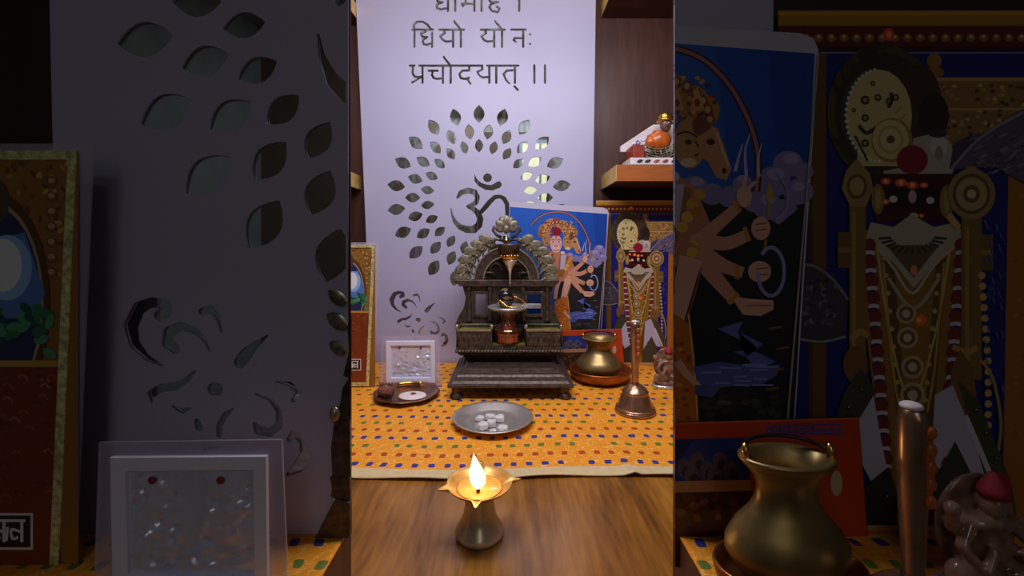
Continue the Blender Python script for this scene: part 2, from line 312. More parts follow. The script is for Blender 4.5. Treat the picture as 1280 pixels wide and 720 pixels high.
HOLES=[[562,-19.2,563,-19.4,563.8,-19.2,569,-15,569.4,-14.2,570.2,-9.5,573.5,-9.4,600.2,-9.5,599.6,-13.8,599.6,-14.5,600,-15.1,604.2,-19.2,605.2,-19.4,612,-19,612.7,-18.8,618,-14,620,-9.5,630,-9.4,630.8,-9.2,631.4,-8.5,631.4,-7.8,631.2,-7.2,630.8,-6.8,630.2,-6.6,619.5,-6.5,619.4,-3.8,619,-3,618.5,-2.6,613,-1,614,1.1,623.2,1.1,624,1.5,624.4,2.2,624.2,3.2,623.5,3.9,615,6.2,613.3,9,615.8,12.1,621.2,13.5,622.5,11.2,622.5,11,620,9.5,619.6,9,619.5,8.5,620,7.5,620.5,7.1,621,7,621.8,7.3,625.5,9.5,625.9,10.2,625.8,11.2,623.2,16,622.5,16.6,621.5,16.6,614.8,14.9,614,14.5,610.4,10,610.1,9.2,610.3,8.2,612.9,4,612.2,3.7,611.8,3.2,609.6,-1.5,609.6,-2.2,610,-3,610.5,-3.4,616.5,-5.2,616.5,-6.5,603.5,-6.5,603.4,13.8,603,14.5,602.5,14.9,601.8,14.9,601.2,14.7,600.8,14.2,600.5,13.5,600.5,-6.5,597.5,-6.6,594.5,-6.5,594.4,13.8,594.2,14.2,593.8,14.7,593.2,14.9,592.5,14.9,592,14.5,591.6,13.8,591.5,6.2,582,6.2,581.8,6.3,579.2,8.8,578.2,8.9,577.5,8.5,577.1,8,576.1,5,576.1,4.2,576.5,3.5,577.2,3.1,580.5,3.2,580.5,-6.5,573.5,-6.6,570.5,-6.5,570.5,13.5,570.2,14.2,569.8,14.7,569.2,14.9,568.5,14.9,568,14.5,567.6,13.8,567.5,-6.5,553.5,-6.5,553.4,-5.5,552.8,-4.8,547.7,-2.2,548.2,0.7,553.5,1.6,554.2,2.2,554.5,3,554.2,3.8,553.7,4.2,547.5,6.5,547.5,9,551.2,10.4,558.2,8.7,558.5,8.5,558.6,-5.2,559,-6,559.5,-6.4,560.5,-6.4,561,-6,561.5,-5,561.5,13.5,561.4,14,561,14.5,560,14.9,559.5,14.9,559,14.5,558.6,13.8,558.5,11.7,551,13.4,545.5,11.4,545,11,544.6,10.2,544.6,5.2,544.8,4.8,545.2,4.3,547.2,3.5,546.2,3.2,545.6,2.5,544.6,-3.2,544.8,-3.8,545.2,-4.2,549.8,-6.5,540.8,-6.6,540,-7,539.6,-7.5,539.6,-8.2,539.8,-8.8,540.2,-9.2,541,-9.4,567.2,-9.5,566.6,-13.2,562.8,-16.3,562.5,-16.4,558,-15.2,555.2,-10.8,554.8,-10.3,553.8,-10.1,553.2,-10.3,552.8,-10.8,552.5,-11.5,552.8,-12.2,556,-17.5,556.8,-17.9],
[605.5,-16.4,602.6,-13.5,603.2,-9.5,616.8,-9.5,615.8,-12.1,611.5,-16],
[648.3,-9.2,649,-9.4,649.8,-9.2,650.2,-8.8,650.5,-8,650.5,13.5,650,14.5,649.5,14.9,649,14.9,648.5,14.9,648,14.5,647.5,13.5,647.5,-8,647.8,-8.8],
[583.5,-6.5,583.5,3.3,591.5,3.3,591.5,-6.5],
[566.8,25.2,567.8,25.1,568.5,25.5,576.7,35.5,580.2,35.6,581,36,581.4,36.5,581.4,37.5,580.7,38.2,580,38.5,577.5,38.5,577.5,58.5,577.2,59.2,576.5,59.9,575.8,59.9,575.2,59.7,574.8,59.2,574.6,58.8,574.5,38.5,567.8,38.5,567.8,58.5,567.5,59.3,566.8,59.9,565.8,59.8,565.2,59.5,564.9,59,564.8,52.6,558.2,53.4,557.2,53.3,552.5,51,548.6,45.5,548.6,44.8,549,44,554.3,40.8,553.8,38.5,549,38.5,548,38,547.6,37.5,547.6,36.8,548,36,548.5,35.6,572.9,35.5,566.3,27.2,566.1,26.2,566.3,25.8],
[618.3,25.2,619.2,25.1,620,25.5,628.2,35.5,631.2,35.6,632,36,632.4,36.5,632.4,37.5,631.8,38.2,631.2,38.4,629,38.5,629,58.5,628.7,59.2,628,59.9,627.2,59.9,626.8,59.7,626.3,59.2,626.1,58.8,626,38.5,619.2,38.5,619.2,58.5,619,59.3,618.2,59.9,617.2,59.8,616.8,59.5,616.4,59,616.2,52.6,609.8,53.4,608.8,53.3,604,51,600.1,45.5,600.1,44.8,600.5,44,605.8,40.8,605.2,38.5,601,38.5,600,38,599.6,37.5,599.6,36.8,600,36,600.5,35.6,624.4,35.5,617.8,27.2,617.6,26.2,617.8,25.8],
[521,25.8,528,25.6,528.7,25.8,535,29.5,539.7,35.5,541.5,35.6,542.2,36.2,542.4,36.8,542.4,37.5,542,38,541.5,38.4,533.2,38.5,533.1,38.5,533.4,39.2,533.4,39.8,533,40.5,532.5,40.9,528.2,42.3,528,42.5,529,44.6,534.2,45.1,534.8,45.3,535.2,45.8,535.4,46.8,535,47.5,529.7,50.8,530.7,53.8,534,54.4,538.5,52.5,538.6,40.8,539,40,539.8,39.6,540.5,39.6,541.2,40.2,541.5,41,541.5,58.5,541.2,59.2,540.8,59.7,539.8,59.9,539.2,59.7,538.8,59.2,538.5,58.5,538.5,55.7,534,57.5,529,56.4,528.2,55.7,526.6,50.5,526.6,49.8,527,49,529,47.8,528.8,47.5,527.5,47.4,526.8,46.8,524.6,42,524.6,41.2,524.8,40.8,525.3,40.2,530.2,38.5,519.5,38.5,519.4,58.8,519,59.5,518.2,59.9,517.5,59.9,516.8,59.2,516.5,58.5,516.5,38.5,514.8,38.4,514.2,38.2,513.6,37.5,513.6,36.8,514,36,514.5,35.6,516.3,35.5,515.6,31.2,515.8,30.2,520,26.2],
[526.5,28.5,521.8,28.6,518.6,31.5,519.2,35.5,536,35.5,533,31.6,527.8,28.5],
[638.3,35.8,639,35.5,657,35.5,657.8,35.8,658.2,36.2,658.4,37.2,658,38,657.2,38.4,655.5,38.5,655.5,58.5,655.2,59.2,654.8,59.7,654.2,59.9,653.5,59.9,653,59.5,652.6,58.8,652.5,49,644,49,643.9,49.5,646,51,646.4,51.5,646.4,52.2,646.2,52.8,645.8,53.2,645.2,53.4,644.2,53.2,641.2,51.2,640.8,50.8,640.6,50.2,640.6,49.5,641.6,47,642,46.5,642.5,46.1,652.5,46,652.5,38.5,638.8,38.4,638,38,637.6,37.2,637.6,36.5],
[557,38.5,556.9,38.8,557.5,41.5,557.2,42.2,556.8,42.7,552.1,45.5,554.5,48.8,558.2,50.5,564.8,49.7,564.8,38.5],
[608.5,38.5,608.4,38.8,609,41.5,608.7,42.2,608.2,42.7,603.6,45.5,606,48.8,609.8,50.5,616.2,49.7,616.3,38.5],
[661.8,41.8,662.8,41.6,663.2,41.7,663.8,42.1,664,42.8,664,43.2,663.5,44.1,663,44.4,662.2,44.4,661.8,44.2,661.3,43.8,661.1,42.8,661.3,42.2],
[661.8,53.8,662.8,53.6,663.2,53.7,663.8,54.1,664,54.8,664,55.2,663.5,56.1,663,56.4,662.2,56.4,661.8,56.2,661.3,55.8,661.1,54.8,661.3,54.2],
[553.8,69.8,554.8,69.6,555.5,70,563.8,80.5,603,80.5,603.7,80.8,604.2,81.2,604.5,82,604,83.2,604.5,86.5,604.2,87.2,603.8,87.7,598.7,90.5,601,93.9,604.2,95.5,609.8,94.7,610.1,94.5,610.1,83.8,610,83.5,608.5,83.4,607.8,82.7,607.6,82.2,607.6,81.5,608,81,608.5,80.6,648.5,80.6,649,81,649.4,81.8,649.4,82.5,649,83,648.2,83.4,645.2,83.5,645.2,83.8,645.1,104,644.5,104.7,643.5,104.9,642.7,104.5,642.3,103.8,642.2,89.2,634.2,89.7,631.3,92.8,633.9,99,637.8,103.2,637.9,104,637.8,104.5,637.3,105,636.8,105.2,636,105.2,635.5,104.8,631.5,100.7,628.1,92.8,628.1,92,628.5,91.5,632.9,87,642.2,86.2,642.2,83.5,642,83.5,621.8,83.5,621.8,103.5,621.3,104.5,620.8,104.9,620.2,104.9,619.2,104.5,618.8,103.5,618.8,83.5,613.1,83.5,613.1,103.5,612.6,104.5,612,104.9,611.5,104.9,610.6,104.5,610.2,103.8,610.1,97.8,610,97.6,604.2,98.4,603.3,98.2,599,96,595.2,90.7,595.1,89.8,595.5,89,601.3,85.8,601,83.5,588,83.5,587.9,88.2,587.7,88.8,587.2,89.2,586.5,89.5,578.8,89.6,575.7,92.8,577,96.1,577.2,96.3,581,97.3,585.8,95.8,586.5,95.8,587.1,96.2,587.4,96.8,587.4,97.5,586.5,99.8,589.2,103.8,589.4,104.2,589.4,105,589,105.5,588.5,105.9,588,106,587.2,105.7,586.8,105.2,583.6,100.8,583.2,99.6,581.2,100.2,580.8,100.2,575.5,98.9,575,98.5,574.6,98,572.6,92.8,572.6,92,573,91.5,577.2,87,578,86.7,585,86.6,585,83.5,564.8,83.5,564.8,103.5,564.3,104.5,563.8,104.9,563.2,104.9,562.2,104.5,561.8,103.5,561.8,83.5,555,83.5,555,103.5,554.5,104.5,554,104.9,553.5,105,552.5,104.5,552.1,103.8,552,99.2,547,100.2,541.2,98.8,540.7,98.2,538.2,93.2,538.2,92.8,539,89.8,535.2,89.7,534.5,89.3,534.1,88.5,534.3,87.5,534.8,87.1,535.2,86.9,547.5,86.9,548,87.2,548.4,88,548.4,88.8,548,89.3,547,89.8,542.2,89.8,542,90,541.2,93,542.9,96.2,543.2,96.4,547,97.3,551.9,96.2,552,96,552,83.5,529.5,83.5,529.5,103.5,529.2,104.2,528.5,104.9,527.8,104.9,527,104.5,526.6,104,526.5,97.6,515.8,104.2,515.2,104.4,514.5,104.4,514,104,513.6,103.2,513.6,102.5,514,102,520.7,97.8,520.6,97.5,517.5,96.9,516.8,96.2,514.1,91.2,514.4,83.5,512,83.5,511.2,83.2,510.8,82.8,510.6,82.2,510.6,81.5,511,81,512,80.5,518,80.5,518.5,80.6,519,81,519.4,81.8,519.2,82.8,518.7,83.2,517.5,83.5,517.4,83.8,517,90.8,519,94.2,523,95,526.3,94,526.5,93.8,526.5,83.5,523.8,83.4,523,83,522.6,82.5,522.6,81.8,523,81,523.5,80.6,560,80.5,553.3,71.8,553.1,70.8,553.3,70.2],
[667.3,80.2,668,80,668.8,80.3,669.2,80.8,669.5,81.5,669.5,103.5,669,104.5,668.5,104.9,668,105,667.5,104.9,667,104.5,666.5,103.5,666.5,81.5,666.8,80.8],
[680.6,80.2,681.2,80.1,682,80.2,682.5,80.8,682.8,81.5,682.8,103.5,682.3,104.5,681.8,104.9,681.2,104.9,680.2,104.5,679.8,103.5,679.8,81.5,680.1,80.8],
[642.5,106.8,643.2,106.6,644,106.8,648.2,111.3,648.5,111.8,648.6,112.5,648.5,113,648,113.5,647,113.7,646.2,113.4,642.2,109,641.8,108.5,641.8,107.8,642,107.2],
[607.7,217,608.8,216.8,610,216.8,612,217.4,613.6,218.8,614.6,220.5,614.8,221.5,614.9,222.8,614.3,224.8,613.6,225.8,612.9,226.5,611,227.5,610,227.7,608.8,227.7,606.8,227.1,605.1,225.8,604.2,224,603.9,223,603.9,221.8,604.5,219.8,605.1,218.8,605.9,218],
[592.7,218.5,593,218.3,593.6,218.5,596.5,224.4,601.5,228.3,608.2,230.8,614.2,231.3,620,228.1,621.4,227,622.5,226.7,623.8,226.7,625.3,227.2,626.5,228.5,627.1,230.2,626.9,232,626.1,233.2,624.4,234.8,615.8,238,614.5,238.1,607,237.2,606.2,237,598.3,232.8,593.5,226.8,593.1,225.8],
[583.7,234.8,584.8,234.5,585.8,234.6,594,236.6,595.2,237.2,596.2,238.2,599.6,245,599.8,245.8,599.8,246.8,597.9,254,597.5,254.8,596.8,255.6,592.9,257.8,592.9,258,599.5,263,610.2,249.9,617.5,243.8,618.5,243.5,625.2,243.4,631,245.6,631.7,246,632.4,246.8,636.1,253.5,636.5,254.8,636.5,264,635.7,275.2,635.3,276.2,634.5,276.9,633.2,276.9,632.2,276.3,631.8,275.5,631.5,264,631,255.8,628,250.2,624.5,248,620,248.9,614.8,253.9,609.8,260.1,603.9,266.2,603,266.9,601.9,267.2,603.9,272.5,604.1,273.5,602.9,282.5,602.5,283.5,601.9,284.2,595.2,290.7,594,291.4,592.8,291.6,583,291.3,581.8,290.9,572.8,286.5,566.6,279.2,566.2,278.5,563.6,269,563,260,563.2,259.6,563.8,259.6,564,259.9,566.3,268.2,570.7,275.5,576.8,280.6,584,282.3,590.8,282.2,594.9,278.8,596.2,274,594.2,268.2,589.2,263.1,583.8,260,583.1,259.2,582.8,258.5,582.9,257.2,583.8,256.3,588.5,253.9,592.4,251.2,593.6,246.8,591.1,243.2,585,241.8,577.8,243.5,573,248.2,572.5,248.5,571.8,248.6,571.2,248.5,570.5,248,570.2,247.5,570.1,247,570.2,246.2,573.4,239.2,574,238.5,575.2,237.7],
[496.8,363.8,497.8,363.6,503.5,364.3,504.2,364.6,504.8,365,505.2,365.8,506,369,505.8,370.2,505,371.2,501.5,373.1,500.2,373.2,499.5,372.9,498.9,372.5,498.5,371.8,498.4,371,498.5,370.2,498.9,369.5,500.6,368.5,500.5,368.3,498,367.8,497.8,367.9,494.8,369.9,492.5,375.5,493,381,493.2,381.2,496.8,386.5,502.2,390.2,502.4,390.8,502,391.1,494.8,388.8,489,383.8,488.3,382.8,486.3,375.5,486.3,374.5,486.5,373.8,490.5,366.2,491.5,365.6],
[520.6,366.8,521.5,366.6,522.2,367,524.8,370.8,525.6,377.5,525.5,377.8,525,377.8,524.9,377.5,522.8,371.9,521,370,520.8,369.9,517.5,370.9,516.8,370.7,516.1,370,516,369,516.5,368.2],
[508.4,373.5,509.2,373.3,510,373.4,515.5,375.6,516,375.9,519.5,380.2,520.9,384.8,520.9,385.2,520.5,385.4,520.2,385.1,518,381.1,514.5,378.2,509.8,376.9,506.6,378.8,506.4,379,506.2,380.8,508.5,382.4,509.1,383.5,509,384.8,508.3,385.8,507.2,386.2,506,386.1,502.2,383.5,501.7,382.8,501.5,381.8,502.2,377,502.5,376.3,503.5,375.4],
[543.2,378.5,543.8,378.2,544,378.5,543.9,378.8,539.9,383.5,537.2,387.8,534.2,391.2,533.5,391.7,532.5,391.9,531.5,391.7,530.8,391.2,530.1,390,530,389.2,530.2,388.5,533,384.4,538,381.2],
[514.7,392.5,515,392.4,515.2,392.5,515.3,393,512.6,397.2,508,400.2,502.5,401,498.8,403,497.9,405.8,497.5,406,497.2,405.9,495.9,402,496,401.2,496.5,400.6,501.2,397.7,507.2,397.2,511.2,395.2],
[546.5,396.8,547,396.5,553,397.1,556.8,400.5,557.1,401,557,401.8,554.5,405,554,405.3,553.2,405.2,552.8,404.8,552.8,404,554.5,401.5,554.3,401.2,551.8,399,546.8,397.2],
[521.1,397.5,522,397.3,523.8,397.3,524.8,397.7,525.4,398.2,525.9,399.2,526,400.2,525.7,401.2,525,402.1,523.8,402.7,522,402.7,521,402.4,520.1,401.8,519.6,400.8,519.5,399.5,520.1,398.2],
[538.4,401.5,539,401.4,545,403,549.3,408.2,549.6,414.2,549.5,415,549,415.6,545,418.8,544.2,418.9,539.5,418.2,538.7,417.8,538.1,417,537.5,413.8,537.8,413,538.2,412.8,538.8,412.8,540.8,414.4,544,415.2,546.6,413.5,546.9,409.2,543.8,404.6,538.5,402.3,538.3,402],
[505.8,406.2,506.5,406.2,509.5,407.2,513.2,407,513.6,407.5,513.2,408,509.8,409.7,509.2,409.7,508.8,409.6,505.8,407.4,505.5,406.8],
[529.9,407.2,530.5,407.2,530.6,407.5,530.5,407.8,528,410.6,525.6,414.8,525.6,418.2,525.5,418.8,524.8,419.3,523.8,419.2,523.3,418.8,523.1,418.2,523.1,414.2,523.3,413.8,526,409.1],
[514.9,411.5,515.8,411.3,516.5,411.6,517.9,414.5,518,415,517.8,415.8,517,416.6,516.5,416.7,515.8,416.7,515,416.2,514.7,415.8,514.4,412.5,514.5,412],
[552.9,416.2,553.5,416,554.2,416.1,558.4,418.5,558.9,419,559.2,419.8,560.5,425.8,560.3,426.5,557.2,432.2,556.4,432.8,551.2,434.4,550.8,434.1,550.7,433.5,553.5,429.8,556.4,425,555.8,420.9,554,419.6,553.8,419.6,552.5,420.8,552,421,551.2,420.8,550.9,420.2,551,419.5,552.5,416.8],
[523.7,422.2,525,422.1,525.4,422.5,525.2,422.8,519,424.7,518.2,424.6,517.8,424,517.9,423.2,518.5,422.8]]

# ------------------------------------------------------------------ pierced white panels (coordinates of the panel drawing)
def leaf(cx, cy, ang, L, W):
    u = (math.sin(ang), -math.cos(ang)); n = (-u[1], u[0]); pts = []
    for k in range(8):
        t = k/8; pts.append((cx+u[0]*L*(t-.5)+n[0]*W*.5*math.sin(math.pi*t)**.85, cy+u[1]*L*(t-.5)+n[1]*W*.5*math.sin(math.pi*t)**.85))
    for k in range(8):
        t = 1-k/8; pts.append((cx+u[0]*L*(t-.5)-n[0]*W*.5*math.sin(math.pi*t)**.85, cy+u[1]*L*(t-.5)-n[1]*W*.5*math.sin(math.pi*t)**.85))
    return pts
def holes():
    out = [list(zip(h[0::2], h[1::2])) for h in HOLES]
    for k in range(22):
        for r, L, W, o in ((104.5, 22.5, 14, 0), (83, 19.5, 12.2, .5), (65, 17, 10.4, 0)):
            a = 2*math.pi*(k+o)/22; out.append(leaf(598.7+r*math.sin(a), 247-r*math.cos(a), a, L, W))
    return out
def clip(poly, axis, lim, keep_less):
    out = []
    for a, b in zip(poly, poly[1:]+poly[:1]):
        ia = (a[axis] <= lim) == keep_less; ib = (b[axis] <= lim) == keep_less
        if ia: out.append(a)
        if ia != ib:
            s = (lim-a[axis])/(b[axis]-a[axis]); out.append((a[0]+(b[0]-a[0])*s, a[1]+(b[1]-a[1])*s))
    return out
def pierced(label, pos, Y, outline, hs, thick, mlabel):
    cu = bpy.data.curves.new('panel', 'CURVE'); cu.dimensions = '2D'; cu.fill_mode = 'BOTH'; cu.extrude = thick/2
    pts = [pos(x, y, Y) for x, y in outline]
    ox = sum(p[0] for p in pts)/len(pts); oz = min(p[2] for p in pts)
    for poly in [outline]+hs:
        sp = cu.splines.new('POLY'); sp.points.add(len(poly)-1); sp.use_cyclic_u = True
        for k, (x, y) in enumerate(poly):
            p = pos(x, y, Y); sp.points[k].co = (p[0]-ox, p[2]-oz, 0, 1)
    tmp = bpy.data.objects.new('tmp', cu); COL.objects.link(tmp); bpy.context.view_layer.update()
    me = bpy.data.meshes.new_from_object(tmp.evaluated_get(bpy.context.evaluated_depsgraph_get()))
    bpy.data.objects.remove(tmp); bpy.data.curves.remove(cu)
    for v in me.vertices: v.co = (v.co.x, -v.co.z, v.co.y)
    me.materials.clear(); me.materials.append(M['panel']); me.name = 'pierced_panel'
    t = thing('pierced_panel', label, 'panel', (ox, Y+thick/2, oz))
    me.materials.append(M['dark'])
    for pl in me.polygons:                              # edge beside the opening coloured dark to mute the light it catches
        if abs(pl.normal.x) > .99 and abs(abs(pl.center.x+ox)-OW) < .003: pl.material_index = 1
    o = bpy.data.objects.new('panel_sheet', me); COL.objects.link(o); o.parent = t
    g = 0.0006
    bk = B(); bk.prism([(ox+(p[0]-ox)*.985, p[2]) for p in pts], Y+thick+g, Y+thick+g+0.002); tag(bk.build('mirror_backing', M['mirror'], t), mlabel)
    return t
ctr = lambda x, y, Y: P(x, y, Y)
def fl(x, y): return ((x-438)*3.168, 360+(y-360)*3.168)      # side bays
flk = lambda x, y, Y: P(*fl(x, y), Y)
H = holes()
pierced('tall white pierced panel with leaf ring and cut-out verse standing behind the shrine', ctr, 1.075, [(442.5, -55), (745.5, -55), (738.5, 453), (464.5, 453)], H, 0.0025, 'mirror showing through the cut-outs')
hl = []
for h in H:
    c = clip(h, 0, 574.4, True)
    if len(c) > 2: c = clip(c, 1, 234, False)
    if len(c) > 2: c = clip(c, 1, 452, True)
    if len(c) > 2: hl.append(c)
pierced('dim pierced white panel filling the left bay, with leaf and scroll cut-outs', flk, 0.374, [(457, 226), (575.3, 226), (575.3, 458), (462.5, 458)], hl, 0.002, 'dim mirror behind the cut-outs')
pierced('corner of dim white panel above the blue print in the right bay', flk, 0.3785, [(704.4, 222), (743.3, 222), (742, 458), (704.4, 458)], [[(705.5, 257.5), (708, 256.6), (711, 257.3), (713.5, 259.6), (711, 261.5), (706, 261.5)]], 0.002, 'dim mirror behind the cut-out')

# ------------------------------------------------------------------ flat printed pictures
class Art:
    def __init__(s): s.s = []
    def poly(s, c, *p): s.s.append((c, [tuple(q) for q in p])); return s
    def rect(s, c, x0, y0, x1, y1): return s.poly(c, (x0, y0), (x1, y0), (x1, y1), (x0, y1))
    def el(s, c, x, y, rx, ry=None, n=20, rot=0.0):
        ry = ry or rx; cr, sr = math.cos(rot), math.sin(rot)
        return s.poly(c, *[(x+rx*math.cos(2*math.pi*k/n)*cr-ry*math.sin(2*math.pi*k/n)*sr, y+rx*math.cos(2*math.pi*k/n)*sr+ry*math.sin(2*math.pi*k/n)*cr) for k in range(n)])
    def st(s, c, w, *p):
        p = catmull(p, 5) if len(p) > 2 else list(p)
        ws_ = w if isinstance(w, tuple) else (w, w); L = []; R = []
        for i, q in enumerate(p):
            a = p[max(i-1, 0)]; b = p[min(i+1, len(p)-1)]; d = math.hypot(b[0]-a[0], b[1]-a[1]) or 1
            h = (ws_[0]+(ws_[1]-ws_[0])*i/(len(p)-1))/2; n = (-(b[1]-a[1])/d*h, (b[0]-a[0])/d*h)
            L.append((q[0]+n[0], q[1]+n[1])); R.append((q[0]-n[0], q[1]-n[1]))
        for i in range(len(p)-1): s.s.append((c, [L[i], L[i+1], R[i+1], R[i]], i > 0))
        return s
    def dots(s, c, r, *p):
        for x, y in p: s.el(c, x, y, r, n=8)
        return s
def catmull(p, k):
    p = [p[0]]+list(p)+[p[-1]]; out = []
    for i in range(1, len(p)-2):
        for j in range(k):
            t = j/k; a, b, c, d = p[i-1], p[i], p[i+1], p[i+2]
            out.append(tuple(0.5*(2*b[m]+(c[m]-a[m])*t+(2*a[m]-5*b[m]+4*c[m]-d[m])*t*t+(3*b[m]-a[m]-3*c[m]+d[m])*t**3) for m in (0, 1)))
    return out+[tuple(p[-2])]
def printed(art, pos, Y, parent, name, outline, thick, backc, cut=None, scale=1.0):
    b = B(); ol = clip(outline, *cut) if cut else outline
    b.prism([(pos(x, y, Y)[0], pos(x, y, Y)[2]) for x, y in ol], Y, Y+thick, backc)
    d = 0.0
    for sh in art.s:
        if len(sh) == 2 or not sh[2]: d += 0.000003*scale
        pl = sh[1]
        if cut: pl = clip(pl, *cut)
        if len(pl) < 3: continue
        q = [pos(x, y, Y) for x, y in pl]
        ar = sum(a[0]*e[2]-e[0]*a[2] for a, e in zip(q, q[1:]+q[:1]))
        if abs(ar) < 1e-12: continue
        if ar < 0: q = q[::-1]
        b.add([(p[0], Y-0.00004-d, p[2]) for p in q], [tuple(range(len(q)))], sh[0])
    return b.build(name, M['print'], parent)

# blue print: many-armed figure with a bow
A1 = Art(); R = random.Random(4)
A1.poly((196, 190, 210), (637, 252), (754, 259.5), (759, 261.5), (761, 266), (748, 470), (637, 470))
A1.poly((36, 92, 190), (637, 258.5), (759.5, 267.5), (748, 470), (637, 470))
A1.poly((28, 78, 176), (720, 265), (759.5, 267.5), (756, 330), (728, 330))
A1.poly((26, 68, 160), (741, 266.3), (759.5, 267.5), (756, 330), (746, 330))
A1.poly((34, 36, 42), (700, 332), (722, 321), (735, 330), (757, 318), (751, 412), (748, 470), (690, 470))
for x, y, r in ((743, 318, 7), (749, 311, 6), (755, 314, 4), (753, 322, 6), (741, 328, 6), (747, 330, 6), (736, 326, 5), (712, 320, 5), (719, 323, 5), (726, 324, 5), (731, 319, 4), (708, 325, 5)):
    A1.el((136, 124, 176), x, y, r, r*.85)
for x, y, r in ((744, 315, 3.5), (750, 309, 3.2), (753, 320, 2.5), (741, 325, 3), (713, 318, 2.6), (731, 317, 2.2)): A1.el((166, 154, 200), x, y, r, r*.7)
A1.poly((34, 36, 42), (742, 338), (756, 326), (752, 400), (738, 380))
A1.st((56, 26, 58), 3.0, (664, 281), (672, 273), (684, 266.5), (700, 265), (714, 269), (725, 279), (733, 293), (737, 307), (736.5, 322))
A1.st((176, 112, 112), 1.5, (664, 281), (672, 273), (684, 266.5), (700, 265), (714, 269), (725, 279), (733, 293), (737, 307), (736.5, 322))
for q in (((728, 314), (729.5, 308), (731, 303)), ((732.5, 316), (732, 306), (734, 299)), ((737.5, 316), (737, 310), (738.5, 303))): A1.st((190, 180, 210), (1.4, .3), *q)
for x, y, rx, ry, c in ((680, 288, 7, 8, (170, 112, 58)), (676, 292, 4, 5, (150, 96, 52)), (690, 279, 9, 6, (186, 128, 84)), (702, 281, 7, 6, (190, 132, 80)), (711, 287, 7, 7, (176, 116, 58)), (717, 290, 5, 6, (186, 124, 60)), (684, 283, 5, 5, (198, 140, 70)), (695, 276, 4, 4, (150, 70, 70))):
    A1.el(c, x, y, rx, ry)
for k in range(110):
    A1.el(R.choice([(216, 162, 92), (120, 64, 40), (100, 56, 40), (150, 60, 50), (200, 146, 100), (84, 50, 36)]), 677+R.random()*43, 277+R.random()*17, 1.1, .9, 7)
for k in range(14):
    a = math.pi*(1.02+.96*k/13); A1.el((122, 66, 44), 698+20*math.cos(a), 295+17*math.sin(a), 2.2, 2.6, 9); A1.el((214, 164, 96), 698+20*math.cos(a), 294.6+17*math.sin(a), 1.2, 1.4, 8)
for x in (682, 705, 713): A1.poly((206, 152, 84), (x-3, 290), (x, 280), (x+3, 290)); A1.el((150, 40, 50), x, 287, 1.2, 1.6, 8)
A1.el((176, 122, 78), 683, 299, 5.5, 9); A1.dots((50, 26, 24), .9, (681, 298), (684, 304))
A1.el((192, 140, 84), 710, 303, 6.5, 10); A1.el((120, 64, 44), 714, 296, 3, 4); A1.el((60, 30, 26), 709.5, 302.5, 1.4, 1); A1.el((226, 200, 170), 709.5, 310.5, 3.2, 1.8); A1.st((70, 36, 30), .8, (705, 299.5), (709, 298.5), (713, 300.5)); A1.st((110, 60, 44), .9, (712, 302), (714.5, 306), (712, 308))
A1.poly((196, 138, 96), (714, 300), (717, 295.5), (721, 297), (723.5, 304), (726.5, 313), (724.5, 317.5), (720.5, 316.5), (717, 310), (713.5, 308)); A1.el((64, 34, 30), 718.3, 302.4, 1.7, 1.3); A1.el((80, 40, 36), 723.6, 313.8, .9, 1.2); A1.poly((120, 72, 44), (714, 300), (716.5, 293), (718.5, 297)); A1.st((226, 180, 140), .8, (720.5, 298.5), (723.5, 307), (725.5, 312))
A1.poly((190, 122, 96), (688, 314), (703, 314), (712, 320), (718, 334), (716, 348), (706, 352), (690, 350), (682, 330))
A1.poly((170, 66, 66), (684, 322), (692, 316), (690, 350), (680, 350)); A1.poly((150, 96, 50), (700, 318), (711, 321), (704, 346), (697, 346))
A1.el((222, 166, 158), 695, 304.5, 7.6, 11); A1.el((234, 182, 172), 695, 311, 5.2, 4.6); A1.st((140, 50, 60), .9, (691.5, 312), (695, 313.3), (698.5, 312)); A1.el((150, 90, 84), 695, 307.6, 1.8, .9)
for x in (691.3, 698.7): A1.el((240, 226, 220), x, 302.3, 2.2, 1.1); A1.el((40, 22, 30), x, 302.3, 1.1, 1.1); A1.st((70, 34, 36), .7, (x-2.4, 300.4), (x, 299.3), (x+2.4, 300.4))
A1.st((150, 24, 44), 1.0, (695, 294), (695, 299)); A1.el((134, 22, 46), 695.5, 289.5, 5.8, 5.6); A1.st((200, 130, 130), .8, (685, 295), (690, 283), (697, 280.5), (703, 286), (705, 295))
for x, y in ((687, 318), (688, 323), (690, 328), (692, 333)): A1.el((206, 150, 60), x, y, 1.8, 1.6)
A1.poly((190, 176, 204), (701, 319), (708, 319), (705.5, 336), (700, 337)); A1.el((216, 206, 222), 703.5, 316, 2.5, 2)
for x, y in ((711, 327), (714, 323), (709, 332), (713, 330), (707, 336), (712.5, 341), (715, 345), (711, 346), (716.5, 340)): A1.el(R.choice([(214, 148, 60), (190, 118, 44), (226, 170, 80)]), x, y, 2.4, 2.2)
sk = (206, 146, 122); sk2 = (222, 168, 144)
A1.st(sk, (6, 4), (713, 342), (721, 335), (729, 328)); A1.el(sk2, 731.5, 324, 3, 4.2); A1.st(sk2, 1.5, (731, 321), (732, 316)); A1.st(sk2, 1.4, (733, 321), (736, 318))
A1.st(sk, (6, 4.6), (716, 341), (724, 342.5), (732, 339.5)); A1.el(sk2, 738, 336.5, 3.8, 4.6); A1.st((150, 84, 70), .5, (736, 335), (740.5, 334.3)); A1.st((150, 84, 70), .5, (736, 337.4), (740.5, 336.8))
A1.st(sk, (6.4, 4.4), (714, 345), (723, 351), (731, 354)); A1.el(sk2, 737.5, 353.5, 4.6, 4.2); A1.st((150, 84, 70), .5, (736, 352.4), (741, 352)); A1.st((150, 84, 70), .5, (736, 354.6), (741, 354.6))
